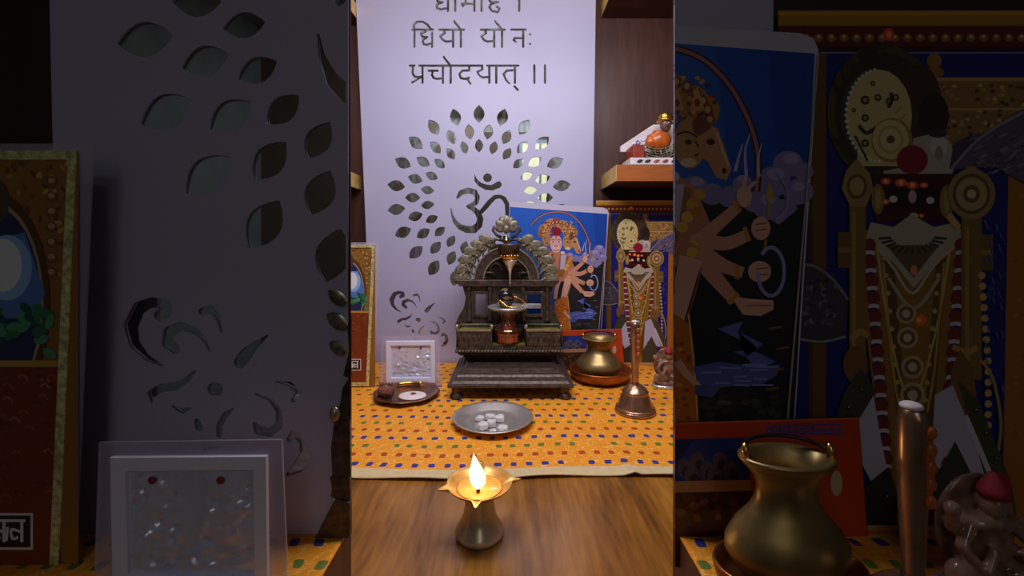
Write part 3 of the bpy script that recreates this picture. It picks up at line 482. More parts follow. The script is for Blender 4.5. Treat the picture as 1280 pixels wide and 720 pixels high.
A1.st(sk, (7.5, 4.4), (715, 349), (721, 357), (728, 365)); A1.poly(sk2, (726, 363), (733, 364.2), (743, 365), (743, 368.5), (738, 371), (731, 370.5)); A1.st((160, 92, 78), .5, (732, 367), (742, 366.8)); A1.st((234, 190, 176), .8, (732, 364.6), (742.5, 365.2))
for p in (((727, 325.5), (730, 330)), ((731.5, 336), (733.5, 341.5)), ((729, 351), (728.5, 356.5)), ((725, 366), (729, 362))): A1.st((200, 130, 50), 1.7, *p)
A1.st((176, 140, 70), 1.1, (741.5, 318), (741, 332)); A1.st((160, 120, 60), 1.1, (740, 341), (739.4, 346.5)); A1.el((190, 150, 80), 741.4, 323, 1.4, 3); A1.st((150, 140, 190), (.6, 1.6), (744, 314), (748.5, 322), (747.5, 330), (743.5, 333.5))
ring = [(742+5.2*math.sin(2*math.pi*k/16), 353.5-9.5*math.cos(2*math.pi*k/16)) for k in range(-2, 13)]
A1.st((150, 150, 214), 1.4, *ring)
A1.st(sk2, (9, 6.5), (710.5, 348), (707, 362), (704, 374)); A1.st((150, 90, 80), .7, (714.6, 352), (711.5, 364), (708.5, 373)); A1.st(sk, (5, 4), (699, 350), (695.5, 362), (694, 374))
A1.poly((196, 110, 40), (692.5, 378), (698, 374), (704, 370), (709.5, 374), (712.5, 395), (713.5, 413), (713, 470), (699, 470), (696, 412))
for k in range(40): A1.el(R.choice([(230, 160, 70), (150, 72, 26), (170, 60, 40)]), 695+R.random()*15, 376+R.random()*40, 1.2, .8, 6)
A1.st(sk2, (3.4, 2.2), (705, 389), (709, 394), (714, 399)); A1.st((232, 180, 90), .7, (709.5, 370), (712, 394), (713, 412))
wv = (92, 106, 186)
A1.poly(wv, (721, 376), (731, 373), (729, 377), (739, 382), (735, 384.5), (744, 389), (736, 392), (732, 387), (727, 385), (737, 384))
A1.poly((78, 92, 170), (711, 391), (722, 389), (735, 391), (746, 390), (744, 394.5), (738, 398), (722, 399), (714, 398)); A1.poly((70, 82, 150), (712, 398), (722, 399), (719, 403), (712, 402))
for k in range(14): y = 390+R.random()*9; x = 713+R.random()*24; A1.st((124, 138, 206), .7, (x, y), (x+4+R.random()*5, y+R.random()-.5))
for k in range(24): x = 714+R.random()*32; y = 402+R.random()*10; A1.el(R.choice([(58, 62, 56), (44, 52, 44), (70, 72, 78)]), x, y, 2.2, 1.1, 7)
for x, y in ((744, 376), (747, 384), (745, 392.5), (743, 400)): A1.st((126, 96, 70), .9, (x-3, y), (x+2, y-.8))
A1.st((170, 150, 150), .8, (760.6, 268), (748.4, 412))
OUT1 = [(637, 252), (754, 259.5), (759, 261.5), (761.2, 266), (748.2, 466), (637, 466)]

# garlanded, gold-clad standing figure
A2 = Art(); R = random.Random(9)
A2.rect((26, 28, 120), 745, 250, 900, 470)
A2.rect((108, 76, 26), 757, 266, 764, 470); A2.rect((84, 58, 22), 757, 266, 758.6, 470)
A2.rect((176, 126, 34), 745, 250.5, 900, 256.5); A2.rect((206, 152, 52), 745, 251, 900, 252.4); A2.rect((96, 30, 20), 745, 256.5, 900, 267); A2.rect((60, 18, 18), 745, 264.8, 900, 267); A2.st((120, 130, 190), .6, (762, 267.2), (900, 267.2))
for k in range(30): A2.el((150, 104, 54), 751+k*5.0, 261.3, 1.9, 1.7, 8); A2.el((220, 180, 120), 751+k*5.0, 260.8, .8, .7, 6)
A2.el((236, 76, 34), 788.5, 260, 2.2, 2.6); A2.el((255, 150, 90), 788.7, 260, 1.0, 1.4)  # orange-red spot painted in as an LED reflection
A2.poly((170, 104, 30), (836, 300), (900, 300), (900, 470), (833, 470)); 
for k in range(40): A2.el(R.choice([(190, 124, 40), (150, 90, 26)]), 838+R.random()*12, 304+R.random()*120, 1, .8, 6)
A2.el((160, 116, 50), 806.5, 270.5, 3, 3); A2.el((150, 106, 46), 806.5, 275, 4, 2); A2.rect((150, 112, 56), 803, 277, 900, 312); A2.rect((190, 150, 84), 803, 277, 900, 278.4); A2.rect((190, 150, 84), 809, 289, 900, 290)
for k in range(110): A2.el(R.choice([(206, 170, 104), (110, 78, 38), (180, 140, 80), (90, 60, 30)]), 806+R.random()*40, 280+R.random()*30, 1.0, .8, 6)
for k in range(48):
    a = 2*math.pi*k/48; A2.el(R.choice([(66, 62, 30), (80, 72, 36), (56, 44, 30)]), 786+17*math.cos(a), 291+22*math.sin(a), 5.2, 5.2, 9)
A2.el((58, 46, 30), 786, 291, 19, 24); A2.el((70, 50, 36), 800, 286, 9, 14); A2.el((46, 32, 28), 806, 292, 6, 9)
A2.el((70, 66, 70), 783.5, 292, 14, 19); A2.el((206, 188, 126), 784.5, 292, 13, 18)
A2.rect((206, 188, 126), 776, 305, 792, 312)
for k in range(24):
    a = math.pi/2+math.pi*k/24; A2.el((226, 222, 214), 784.5+13*math.cos(a), 292+18*math.sin(a), .7, .7, 6)
for x, y, r in ((779, 286, 1.8), (784, 285, 1.4), (788.5, 286.5, 1.5), (779, 293, 1.5), (791, 285, 1.4), (779, 303, 1.6), (774.5, 290, .9), (782, 279.5, 1)): A2.el((66, 52, 28), x, y, r); A2.el((180, 156, 90), x, y, r*.5, n=8)
A2.st((54, 40, 24), 1.4, (788, 289), (789.5, 286), (789, 283)); A2.st((54, 40, 24), 1.5, (776.5, 296), (779.5, 299), (783, 297)); A2.st((70, 52, 30), .9, (775, 300), (778, 306), (780, 310))
A2.el((170, 126, 50), 789.5, 301.8, 8.2, 8.8); A2.el((214, 194, 132), 789, 301.5, 7.2, 7.8); A2.el((190, 164, 100), 789, 301.5, 5.2, 5.6); A2.el((216, 196, 140), 789, 301.5, 4, 4.4); A2.el((110, 84, 44), 789, 301.5, 1.6, 1.6)
for x, y in ((792, 290), (793.5, 293)): A2.st((220, 150, 50), 1, (x-1.5, y+1.5), (x+1.5, y-1.5))
A2.poly((186, 172, 156), (798, 301), (806, 299), (812, 302), (815, 310), (812, 318), (802, 320), (788, 319), (786, 314), (796, 312)); A2.el((206, 196, 190), 808, 304, 3.4, 4.4); A2.el((60, 50, 60), 807.5, 299, 3.8, 1.8); A2.el((150, 140, 130), 808, 307, 1.6, 3); A2.el((146, 26, 50), 797.5, 309.5, 6.2, 5.8)
A2.poly((96, 82, 108), (812, 313), (820, 303), (830, 296), (842, 289), (870, 280), (870, 322), (842, 319), (830, 312), (820, 313)); A2.poly((70, 56, 92), (812, 313), (814, 303), (822, 299), (826, 300), (818, 306))
for k in range(60): x = 818+R.random()*30; y = 300+R.random()*16; A2.st(R.choice([(140, 130, 150), (60, 50, 74), (120, 100, 120)]), .7, (x, y), (x+3, y-1.5))
A2.st((150, 140, 170), .9, (813, 313), (824, 301), (842, 290.5), (860, 285))
A2.poly((70, 14, 16), (782, 315), (814, 315), (813, 334), (783, 334)); A2.rect((36, 10, 14), 787, 321, 808, 328)
A2.el((150, 118, 60), 784, 325, 2.6, 6); A2.el((150, 118, 60), 811, 326, 2.8, 6.5); A2.el((184, 150, 90), 784, 325, 1.2, 4); A2.el((184, 150, 90), 811, 326, 1.2, 4.4)
for x, y in ((790, 325), (804.5, 325.5)): A2.el((230, 210, 210), x, y, 1.6, 1.4); 
A2.el((200, 170, 170), 797.5, 324, 1.6, 2.6); A2.el((226, 190, 180), 798, 331.5, 1.7, 1.2)
for x, y, r in ((787, 318, 1.6), (793, 318.5, 2), (797.5, 319.5, 1.9), (802, 319.5, 1.4), (787, 326, 1.3), (801, 331.5, 1)): A2.el((246, 96, 30), x, y, r*1.2, r*.8); A2.el((255, 190, 120), x, y, r*.5, n=7)  # reflections of red LEDs painted over the face
A2.poly((150, 106, 40), (779, 337), (817, 337), (822, 350), (817, 386), (811, 420), (806, 448), (802, 470), (794, 470), (789, 440), (782, 400), (776, 350))
A2.poly((104, 72, 28), (786, 345), (790, 345), (797, 440), (794, 448)); A2.poly((104, 72, 28), (811, 345), (807, 345), (800, 440), (803, 448))
A2.poly((184, 170, 150), (781, 334), (790, 336), (797, 331), (806, 336), (815, 334), (818, 340), (806, 350), (798, 360), (791, 351), (779, 341))
A2.poly((110, 86, 60), (787, 343), (808, 343), (798, 356))
for k in range(13): a = math.pi*(0.12+0.76*k/12); A2.st((64, 50, 46), 1.0, (797.5+9*math.cos(a), 338+6*math.sin(a)), (797.5+14.5*math.cos(a), 337+9.5*math.sin(a)))
A2.st((196, 184, 176), 1.0, (782, 342), (790, 352), (797.5, 362), (806, 351), (817, 341)); A2.st((176, 160, 140), 1.4, (788, 356), (798, 368), (808, 356)); A2.st((200, 170, 100), .9, (783, 340), (789, 380), (797, 404), (806, 380), (813, 340)); A2.st((190, 150, 70), .9, (786, 350), (791, 400), (798, 420), (805, 400), (810, 350))
for x, y, r in ((795, 370, 4), (795.5, 379.5, 4.2), (797.5, 391, 4.5), (797.5, 402, 5), (798, 413, 4.2)): A2.el((188, 160, 120), x, y, r); A2.el((120, 90, 50), x, y, r*.72); A2.el((206, 186, 160), x, y, r*.4)
for k in range(12): A2.dots((206, 168, 84), 1.0, (786.3+k*.75, 348+k*7)); A2.dots((206, 168, 84), 1.0, (808.3-k*.72, 348+k*7))
A2.el((250, 106, 40), 800.5, 372.5, 2.6, 2.2); A2.el((255, 190, 120), 800, 372.6, 1, .9); A2.el((236, 140, 90), 798, 353, 1.4, 2)  # orange glow spot is a painted LED reflection
for k in range(13):
    y = 343+k*7; xl = 780.5+k*.55; xr = 816.5-k*.55
    for x in (xl, xr):
        A2.el((120, 40, 34), x, y, 2.6, 2.6); A2.el((204, 196, 214), x, y+3.2, 2.2, 1.1); A2.el((56, 34, 92), x, y+5, 2.2, 1.4)
A2.rect((134, 100, 46), 772.5, 326, 779, 386); A2.rect((170, 134, 70), 773.5, 330, 775, 384); A2.poly((160, 132, 78), (775.5, 309), (780.5, 315), (782, 321), (779, 328), (773, 328), (769.5, 321), (771, 314)); A2.el((112, 84, 44), 775.5, 320, 4, 5); A2.el((176, 148, 90), 775.5, 320, 2.8, 3.6)
A2.rect((134, 100, 46), 816.5, 330, 824.5, 396); A2.rect((166, 130, 66), 818, 336, 819.6, 392)
A2.el((164, 136, 84), 820.5, 315, 3, 3); A2.el((160, 130, 76), 820.5, 323, 9.4, 10); A2.el((108, 80, 44), 820.5, 323, 7.4, 8); A2.el((180, 150, 96), 820.5, 323, 6.2, 6.6); A2.el((116, 88, 50), 820.5, 323, 3.4, 3.6); A2.el((206, 184, 140), 820.5, 323, 1.8, 1.8)
for x, y in ((770.5, 345), (826.5, 346)): A2.rect((120, 88, 36), x-2.5, y-7, x+2.5, y+7); A2.rect((160, 122, 60), x-2.5, y-1, x+2.5, y+1)
A2.st((184, 140, 70), 2.4, (773, 380), (777, 377), (780, 379)); A2.el((126, 84, 44), 775, 390, 5, 7.2); A2.st((184, 140, 70), 2.2, (813, 383), (819, 385), (823, 383)); A2.poly((130, 88, 46), (816, 384), (821, 391), (822.5, 402), (819, 412), (815.5, 413), (812, 402), (812.5, 392))
for k in range(22): A2.el((206, 168, 96), 812+k*.7 if k < 5 else (823+.3*k if k < 14 else 827+.0*k), 332+k*.9 if k < 5 else 334+k*4.2, 1.5, 1.5, 8)
A2.st((170, 140, 80), 1.2, (824, 388), (829, 396), (832, 412), (831, 424))
A2.poly((66, 66, 44), (762, 424), (771, 400), (777, 391), (783, 401), (776, 412), (768, 432), (762, 440)); A2.poly((190, 186, 206), (776, 412), (782, 402), (785, 420), (788, 434), (781, 436), (775, 424)); A2.poly((54, 54, 46), (778, 438), (788, 430), (793, 446), (784, 458), (776, 452))
A2.poly((190, 184, 206), (806, 402), (813, 398), (822, 420), (828, 434), (818, 432), (810, 426), (804, 436)); A2.poly((62, 64, 48), (803, 440), (814, 420), (820, 432), (822, 446), (812, 456), (802, 454)); A2.poly((70, 72, 46), (815, 396), (823, 404), (836, 436), (838, 448), (828, 442), (820, 414)); A2.st((206, 200, 216), 2, (818, 410), (824, 424), (829, 436))
for x, y in ((768, 416), (772, 407), (777, 400), (822, 408), (826, 417), (830, 427), (812, 436), (806, 446), (787, 442), (766, 426)): A2.el((20, 22, 22), x, y, 1, 1, 8); A2.el((206, 190, 110), x+.3, y-.3, .4, .4, 6)
A2.el((160, 34, 54), 830, 437, 6, 5)
A2.rect((190, 120, 60), 757, 453, 900, 470); A2.rect((206, 160, 110), 757, 453, 900, 455)
A2.poly((66, 62, 72), (753, 350), (759, 351), (766, 356), (772, 364), (771, 379), (762, 381), (753, 380)); A2.st((130, 126, 136), 1.0, (753, 350.5), (759, 351.5), (766, 356.5), (772, 364.5)); A2.st((140, 136, 140), 1.0, (753, 380), (762, 381), (771, 379))
for k in range(26): x = 755+R.random()*13; y = 357+R.random()*20; A2.el(R.choice([(96, 92, 100), (40, 38, 46), (120, 116, 120)]), x, y, 1.4, .8, 6, R.random()*3)
for k in range(26): x = 825+R.random()*8; y = 330+R.random()*70; A2.st((84, 90, 170), .6, (x, y), (x+1, y+3))
OUT2 = [(747, 250.5), (880, 250.5), (880, 462), (757, 462)]

# red bordered devotional card
A3 = Art(); R = random.Random(2)
A3.poly((196, 66, 26), (690, 413.5), (777, 411), (781, 470), (690, 470)); A3.poly((216, 96, 50), (690, 413.5), (777, 411), (777.1, 411.8), (690, 414.3))
A3.poly((36, 58, 140), (690, 420), (733, 419), (734, 436), (690, 437)); A3.poly((24, 34, 96), (690, 420), (712, 419.5), (706, 428), (690, 428))
for x, y in ((708, 431), (713, 428.5), (717, 432), (722, 428.5), (726, 432), (711, 434), (720, 434.5)): A3.el((92, 86, 100), x, y, 3, 4, 9); A3.el((50, 44, 56), x+1, y+1.5, 2, 2.4, 8)
A3.poly((182, 130, 90), (690, 436.5), (734, 435.6), (734, 441), (690, 441)); A3.poly((66, 40, 30), (690, 441), (735, 440), (737, 470), (690, 470))
for k in range(30): A3.el(R.choice([(110, 70, 50), (90, 50, 36), (140, 90, 60), (40, 26, 26)]), 704+R.random()*31, 442+R.random()*18, 2, 1.4, 7, R.random()*3)
vt = (86, 78, 170)
A3.st(vt, .7, (741, 414.6), (770, 413.8))
for k, x in enumerate((742, 745, 748.5, 751.5, 755, 758, 761.5, 765, 768.5)):
    A3.st(vt, .8, (x+.8, 414.6), (x+.8, 418)); A3.st(vt, .8, (x+.6, 416), (x-1.2, 415.8+.5*(k % 2)), (x-1, 417.6), (x+.4, 417))
A3.el((196, 180, 140), 768, 437, 2.4, 5)
OUT3 = [(690, 413.5), (777, 411), (780.5, 466), (690, 466)]

# gold bordered print of an arched shrine interior
A4 = Art(); R = random.Random(7)
A4.rect((150, 104, 44), 403, 306, 469, 484)
for k in range(150): x = 405+R.random()*60; y = 309+R.random()*46; A4.el(R.choice([(206, 156, 74), (110, 70, 30), (186, 130, 60), (130, 90, 50)]), x, y, 1.6, .9, 7, R.random()*3)
for k in range(7): A4.el((120, 86, 56), 458.5, 318+k*6, 2.4, 2.2, 10); A4.el((196, 156, 96), 458.5, 317.6+k*6, 1.4, 1.2, 8)
A4.el((96, 60, 34), 436, 366, 22, 44, 30); A4.el((178, 150, 120), 436, 366, 19.5, 40, 30); A4.el((40, 50, 92), 436, 366, 18.5, 38, 30)
A4.poly((86, 128, 200), (424, 344), (448, 338), (456, 362), (452, 372), (424, 372)); A4.el((150, 190, 240), 441, 352, 10, 13); A4.el((235, 240, 250), 439.5, 351, 7.5, 10.5)  # white centre brightened to paint in a specular reflection
A4.el((90, 70, 50), 436, 326, 6, 9)
for k in range(44): x = 416+R.random()*42; y = 368+R.random()*19; A4.el(R.choice([(40, 110, 84), (30, 84, 70), (80, 150, 110), (50, 120, 70)]), x, y, 3.2, 1.8, 8, R.random()*3)
A4.rect((196, 150, 60), 406, 388.5, 463, 391); A4.rect((128, 56, 30), 406, 391, 462, 480)
for k in range(60): A4.st(R.choice([(160, 84, 44), (96, 40, 24), (176, 104, 60)]), .8, *((lambda x, y: ((x, y), (x+2, y-1), (x+4, y+1)))(407+R.random()*50, 393+R.random()*54)))
A4.rect((226, 220, 214), 412, 448.5, 451.5, 463); A4.rect((38, 34, 44), 413, 449.5, 450.5, 462)
for x in (444.5, 437.5, 427, 418): 
    A4.st((232, 228, 226), 1.1, (x-4, 451.5), (x+4, 451.5)); A4.st((232, 228, 226), 1.2, (x+2.6, 451.5), (x+2.6, 460)); A4.st((232, 228, 226), 1.1, (x+2.4, 456), (x-1.5, 455), (x-1, 458.6), (x+1.2, 458)); A4.st((232, 228, 226), 1, (x-3, 454), (x-3.4, 459.5))
OUT4 = [(404.5, 307.5), (467, 307.5), (459.5, 480), (404.5, 480)]

def board(label, cat, name, art, outline, pos, Y, thick, backc, cut=None, bottom=None):
    ol = [(x, bottom if (bottom and y > 450) else y) for x, y in outline]
    t = printed(art, pos, Y, None, name, ol, thick, backc, cut)
    return tag(t, label, cat)
ycl = lambda Y: HY+(CH-CT)/Y*F
board('blue print of a many-armed figure under a bow, right behind the shrine', 'picture', 'printed_board', A1, OUT1, ctr, 1.022, 0.004, (190, 184, 200), bottom=ycl(1.022))
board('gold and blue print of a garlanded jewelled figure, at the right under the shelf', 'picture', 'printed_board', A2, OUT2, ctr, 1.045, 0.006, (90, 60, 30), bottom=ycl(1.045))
board('red bordered card with purple lettering leaning behind the brass pot', 'card', 'devotional_card', A3, OUT3, ctr, 1.007, 0.002, (180, 60, 30), bottom=ycl(1.007))
RT = TZ+0.045; RC = RT+0.003        # cloth-covered riser in the side bays
yrf = lambda Y: 360+((HY+(CH-RC)/Y*F)-360)/3.168
board('dim enlarged blue print of a many-armed figure, in the right bay', 'picture', 'printed_board', A1, OUT1, flk, 0.3735, 0.0016, (40, 34, 38), (0, 704.3, False), bottom=yrf(0.3735))  # board colour darkened so its lit left edge stays dark
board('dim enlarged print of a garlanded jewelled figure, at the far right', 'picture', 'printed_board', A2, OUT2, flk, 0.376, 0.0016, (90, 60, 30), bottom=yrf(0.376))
board('dim red card with lettering behind the large pot, in the right bay', 'card', 'devotional_card', A3, OUT3, flk, 0.371, 0.0016, (50, 24, 20), (0, 704.3, False), bottom=yrf(0.371))  # card edge also darkened against the light falling on it

def framed(label, pos, Y, s, base, alabel):
    b0 = pos(438, base, Y)
    t = thing('framed_print', label, 'picture', (b0[0], Y, b0[2]))
    q = lambda pts: [(pos(x, y, Y)[0], pos(x, y, Y)[2]) for x, y in pts]
    tag(B().prism(q([(400, 303), (474.5, 303), (467.5, base), (400, base)]), Y, Y+0.003*s).build('acrylic_sheet', M['acrylic'], t), 'clear acrylic sheet')
    fb = B(); o = [(402, 306), (469, 306), (461.5, 482), (402, 482)]; i = [(405, 309.5), (465.5, 309.5), (458, 477.5), (405, 477.5)]
    for k in range(4): fb.prism(q([o[k], o[(k+1) % 4], i[(k+1) % 4], i[k]]), Y-0.003*s, Y)
    fb.build('gold_border', M['goldfoil'], t)
    printed(A4, pos, Y-0.0016*s, t, 'print', OUT4, 0.001*s, (120, 80, 40), None)
    return t
framed('gold bordered picture of an arch at the left edge of the lit niche', ctr, 0.885, 1.0, ycl(0.885), '')
framed('dim enlarged gold bordered picture at the far left', flk, 0.340, 0.6, yrf(0.340), '')

def plaque(label, pos, Y, s, base, amp=1.0):
    b0 = pos(513, base, Y); t = thing('embossed_plaque', label, 'plaque', (b0[0], Y, b0[2]))
    q = lambda pts: [(pos(x, y, Y)[0], pos(x, y, Y)[2]) for x, y in pts]
    tag(B().prism(q([(477, 421), (549, 420), (551.5, base), (475, base)]), Y, Y+0.003*s).build('acrylic_sheet', M['acrylic'], t), 'clear acrylic sheet')
    fb = B(); o = [(483, 426), (544, 425.5), (544.5, 477.5), (484, 477.5)]; i = [(489, 431.5), (539, 431), (539.5, 472), (490, 472)]
    for k in range(4): fb.prism(q([o[k], o[(k+1) % 4], i[(k+1) % 4], i[k]]), Y-0.005*s, Y)
    tag(fb.build('mat_frame', M['whiteframe'], t, bevel=0.0006*s), 'white frame')
    R = random.Random(5); nx, ny = 64, 52; rb = B()
    bl = []
    for cx in (500.5, 527.5):
        bl += [(cx, 437, 3.2, 3.2, 1.0), (cx, 446, 5.5, 6, 1.0), (cx, 456, 8, 4, .9)]
        bl += [(cx+sx*7, 447+R.random()*6, 3, 2.2, .7) for sx in (-1, 1)]
        bl += [(cx-9+R.random()*18, 434+R.random()*26, 1.5, 1.3, .8*R.choice((-1, 1))) for k in range(26)]
    bl += [(492+R.random()*46, 461+R.random()*9, 2.2, 1.2, .8*R.choice((-1, 1, 1))) for k in range(30)]
    for j in range(ny+1):
        for k in range(nx+1):
            x = 489+50.3*k/nx; y = 431+41.2*j/ny; h = 0
            for cx, cy, rx, ry, a in bl:
                d = ((x-cx)/rx)**2+((y-cy)/ry)**2
                if d < 5: h += a*math.exp(-d)
            h += .35*math.sin(math.atan2(y-440, x-514)*22)*math.exp(-((y-434)/5)**2) if abs(x-514) < 6 else 0
            p = pos(x, y, Y); rb.v.append((p[0], Y-0.0012*s-0.0016*s*amp*h, p[2]))
    for j in range(ny):
        for k in range(nx): a = j*(nx+1)+k; rb.f.append((a, a+nx+1, a+nx+2, a+1)); rb.c.append(None)
    rel = tag(rb.build('relief', M['relief'], t, True), 'silver embossed relief of two figures')
    for x in (500, 526.5):
        p = pos(x, 434.5, Y); r = (pos(502, 434, Y)[0]-pos(500, 434, Y)[0])*0.75
        tag(B().ball((p[0], Y-0.0030*s*amp, p[2]), (r, r*.5, r), 10, 8).build('red_mark', M['red'], rel, True), 'dark red spot')
    return t
plaque('silver embossed plaque in clear acrylic on the yellow cloth', ctr, 0.895, 1.0, ycl(0.895))
plaque('dim enlarged silver plaque at the bottom of the left bay', flk, 0.316, 0.7, yrf(0.316), 2.2)

# ------------------------------------------------------------------ the bronze shrine throne
t = thing('shrine_throne', 'dark bronze shrine throne with leafy arch in the middle of the cloth', 'shrine', (-0.004, 0.90, CT))
br = M['bronze']
def X(px, Y): return ws(px-640, Y)
x0, x1 = X(559, .81), X(717.5, .81)
for fx in (x0+.016, x1-.016):
    for fy in (.825, .985):
        B().lathe(fx, fy, [(0, CT), (.0125, CT), (.0135, CT+.003), (.011, CT+.008), (.0085, CT+.012), (.0105, CT+.019), (.010, CT+.0235), (0, CT+.0235)], 20).build('foot', br, t, True)
zb = CT+.023
B().frus((x0, x1, .81, 1.0), zb, (x0, x1, .81, 1.0), zb+.006).frus((x0+.004, x1-.004, .814, 1.0), zb+.006, (x0+.010, x1-.010, .820, 1.0), zb+.011).build('base_plate', br, t, bevel=.0012)
B().frus((x0+.012, x1-.012, .838, .998), zb+.011, (x0+.016, x1-.016, .842, .996), zb+.016).frus((x0+.022, x1-.022, .850, .994), zb+.016, (x0+.03, x1-.03, .868, .99), zb+.021).build('stepped_plinth', br, t, bevel=.0012)
bx0, bx1 = X(570, .90), X(703, .90); n0, n1 = X(615, .90), X(657, .90)
B().frus((bx0+.018, bx1-.018, .926, .985), zb+.020, (bx0+.012, bx1-.012, .918, .988), .8115).build('neck_moulding', br, t, bevel=.001)
zt = .868
u = B().frus((bx0+.008, bx1-.008, .910, .990), .8115, (bx0, bx1, .902, .992), .820).frus((bx0-.002, bx1+.002, .899, .993), .820, (bx0-.002, bx1+.002, .899, .993), .8265)
u.frus((bx0, bx1, .902, .992), .8265, (bx0, bx1, .902, .992), .834)
for a, b in ((bx0, n0), (n1, bx1)):
    u.box(a, b, .902, .906, .834, zt).box(a, a+.004, .902, .992, .834, zt).box(b-.004, b, .902, .992, .834, zt).box(a, b, .955, .992, .834, zt)
box_ = u.build('altar_box', br, t, bevel=.0008)
d = B()
for k in range(34): d.ball((bx0+.001+(bx1-bx0-.002)*k/33, .8985, .8235), .0022, 8, 6)
d.build('beaded_moulding', M['bronze_light'], box_, True)
for a, b in ((bx0, n0), (n1, bx1)):
    B().box(a+.004, b-.004, .906, .955, .836, zt-.006).build('tray_lining', M['olive'], box_)
    tag(B().box(a+.002, b-.002, .9005, .902, zt-.004, zt+.001).build('front_rim', M['bead'], box_, bevel=.0004), 'bright worn rim'); tag(B().box(a+.002, b-.002, .955, .957, zt, zt+.002).build('back_rim', M['bead'], box_, bevel=.0004), 'bright worn rim')
    pn = B()
    for k in range(7): xx = a+.006+(b-a-.012)*k/6; pn.ball((xx, .9018, .850), (.0028, .0016, .006), 8, 6)
    pn.build('relief_ornament', br, box_, True)
tag(B().box(n0+.0005, n1-.0005, .904, .9575, .834, .8375).box(n0+.0005, n1-.0005, .9575, .960, .834, zt-.004).build('notch_lining', M['olive'], t), 'olive green floor of the notch')
for px in (571, 614.5, 657.5, 701.5):
    B().lathe(X(px, .902), .9035, [(0, zt), (.0035, zt), (.0028, zt+.003), (.0042, zt+.006), (.003, zt+.0095), (0, zt+.0105)], 14).build('knob', M['bead'], t, True)
# back screen
Yb = .968
def pz(pts, Y=Yb): return [(X(x, Y), zat(y, Y)) for x, y in pts]
s = B()
s.prism(pz([(569, 406), (573, 396), (580, 384), (582, 372), (578, 357), (594, 357), (594, 406)]), Yb, Yb+.012)
s.prism(pz([(608, 357), (658, 357), (658, 406), (608, 406)]), Yb+.004, Yb+.012)
s.prism(pz([(677, 357), (692, 357), (688, 372), (690, 384), (697, 396), (701, 406), (677, 406)]), Yb, Yb+.012)
for a, b in ((594, 608), (658, 677)): s.prism(pz([(a, 357), (b, 357), (b, 367), (a, 367)]), Yb+.002, Yb+.012); s.prism(pz([(a, 393), (b, 393), (b, 406), (a, 406)]), Yb+.002, Yb+.012)
scr = s.build('back_screen', br, t, bevel=.0008)
for a, b in ((592, 610), (656, 679)):
    f = B(); o = [(a, 364), (b, 364), (b, 396), (a, 396)]; i = [(a+2.6, 367.5), (b-2.6, 367.5), (b-2.6, 392.5), (a+2.6, 392.5)]
    for k in range(4): f.prism(pz([o[k], o[(k+1) % 4], i[(k+1) % 4], i[k]]), Yb-.003, Yb+.002)
    f.build('window_surround', br, scr, bevel=.0006)
for px in (586.5, 612.5, 654, 684):
    c = B(); zc0, zc1 = zat(402, Yb), zat(357, Yb); xx = X(px, Yb); hh = zc1-zc0
    c.lathe(xx, Yb-.002, [(0, zc0), (.0062, zc0), (.0062, zc0+.05*hh), (.0042, zc0+.1*hh), (.0048, zc0+.5*hh), (.0040, zc0+.86*hh), (.006, zc0+.93*hh), (.006, zc1), (0, zc1)], 14); c.build('pillar', br, t, True)
B().prism(pz([(568, 349.5), (699, 349.5), (697, 353), (693, 357.5), (575, 357.5), (571, 353)]), Yb-.010, Yb+.014).build('cornice', br, t, bevel=.001)
# arch: ring, back plate, scrolls, leaves, finial
ac = (633, 351); Ya = .962
def arc(r, a0, a1, n): return [(ac[0]+r*math.cos(math.radians(a0+(a1-a0)*k/n)), ac[1]-r*1.04*math.sin(math.radians(a0+(a1-a0)*k/n))) for k in range(n+1)]
B().prism(pz(arc(40, 0, 180, 36)+arc(29, 180, 0, 36), Ya), Ya, Ya+.012).build('arch_ring', br, t, bevel=.0015)
rim = B()
for r in (40.3, 28.8): rim.tube([(X(x, Ya), Ya-.0005, zat(y, Ya)) for x, y in arc(r, 0, 180, 40)], .0021, 8)
rim.build('arch_rim', M['bronze_light'], t, True)
B().prism(pz(arc(29, 0, 180, 36), Ya), Ya+.008, Ya+.012).build('arch_back_plate', M['dark'], t)
for sx in (-1, 1):
    sc = B(); pts = []
    for k in range(26):
        a = k/25*4.6; r = 12.0-1.9*a; pts.append((ac[0]+sx*(15-r*math.cos(a)*.8), ac[1]-13-r*math.sin(a)*.95))
    sc.tube([(X(x, Ya), Ya+.004, zat(y, Ya)) for x, y in pts], [.0036-.00008*k for k in range(26)], 8)
    p2 = [(ac[0]+sx*(24-9*math.cos(k/14*4.2)*(1-k/20)), ac[1]-5-7*math.sin(k/14*4.2)*(1-k/20)) for k in range(15)]
    sc.tube([(X(x, Ya), Ya+.004, zat(y, Ya)) for x, y in p2], .0024, 8)
    sc.build('serpent_scroll', br, t, True)
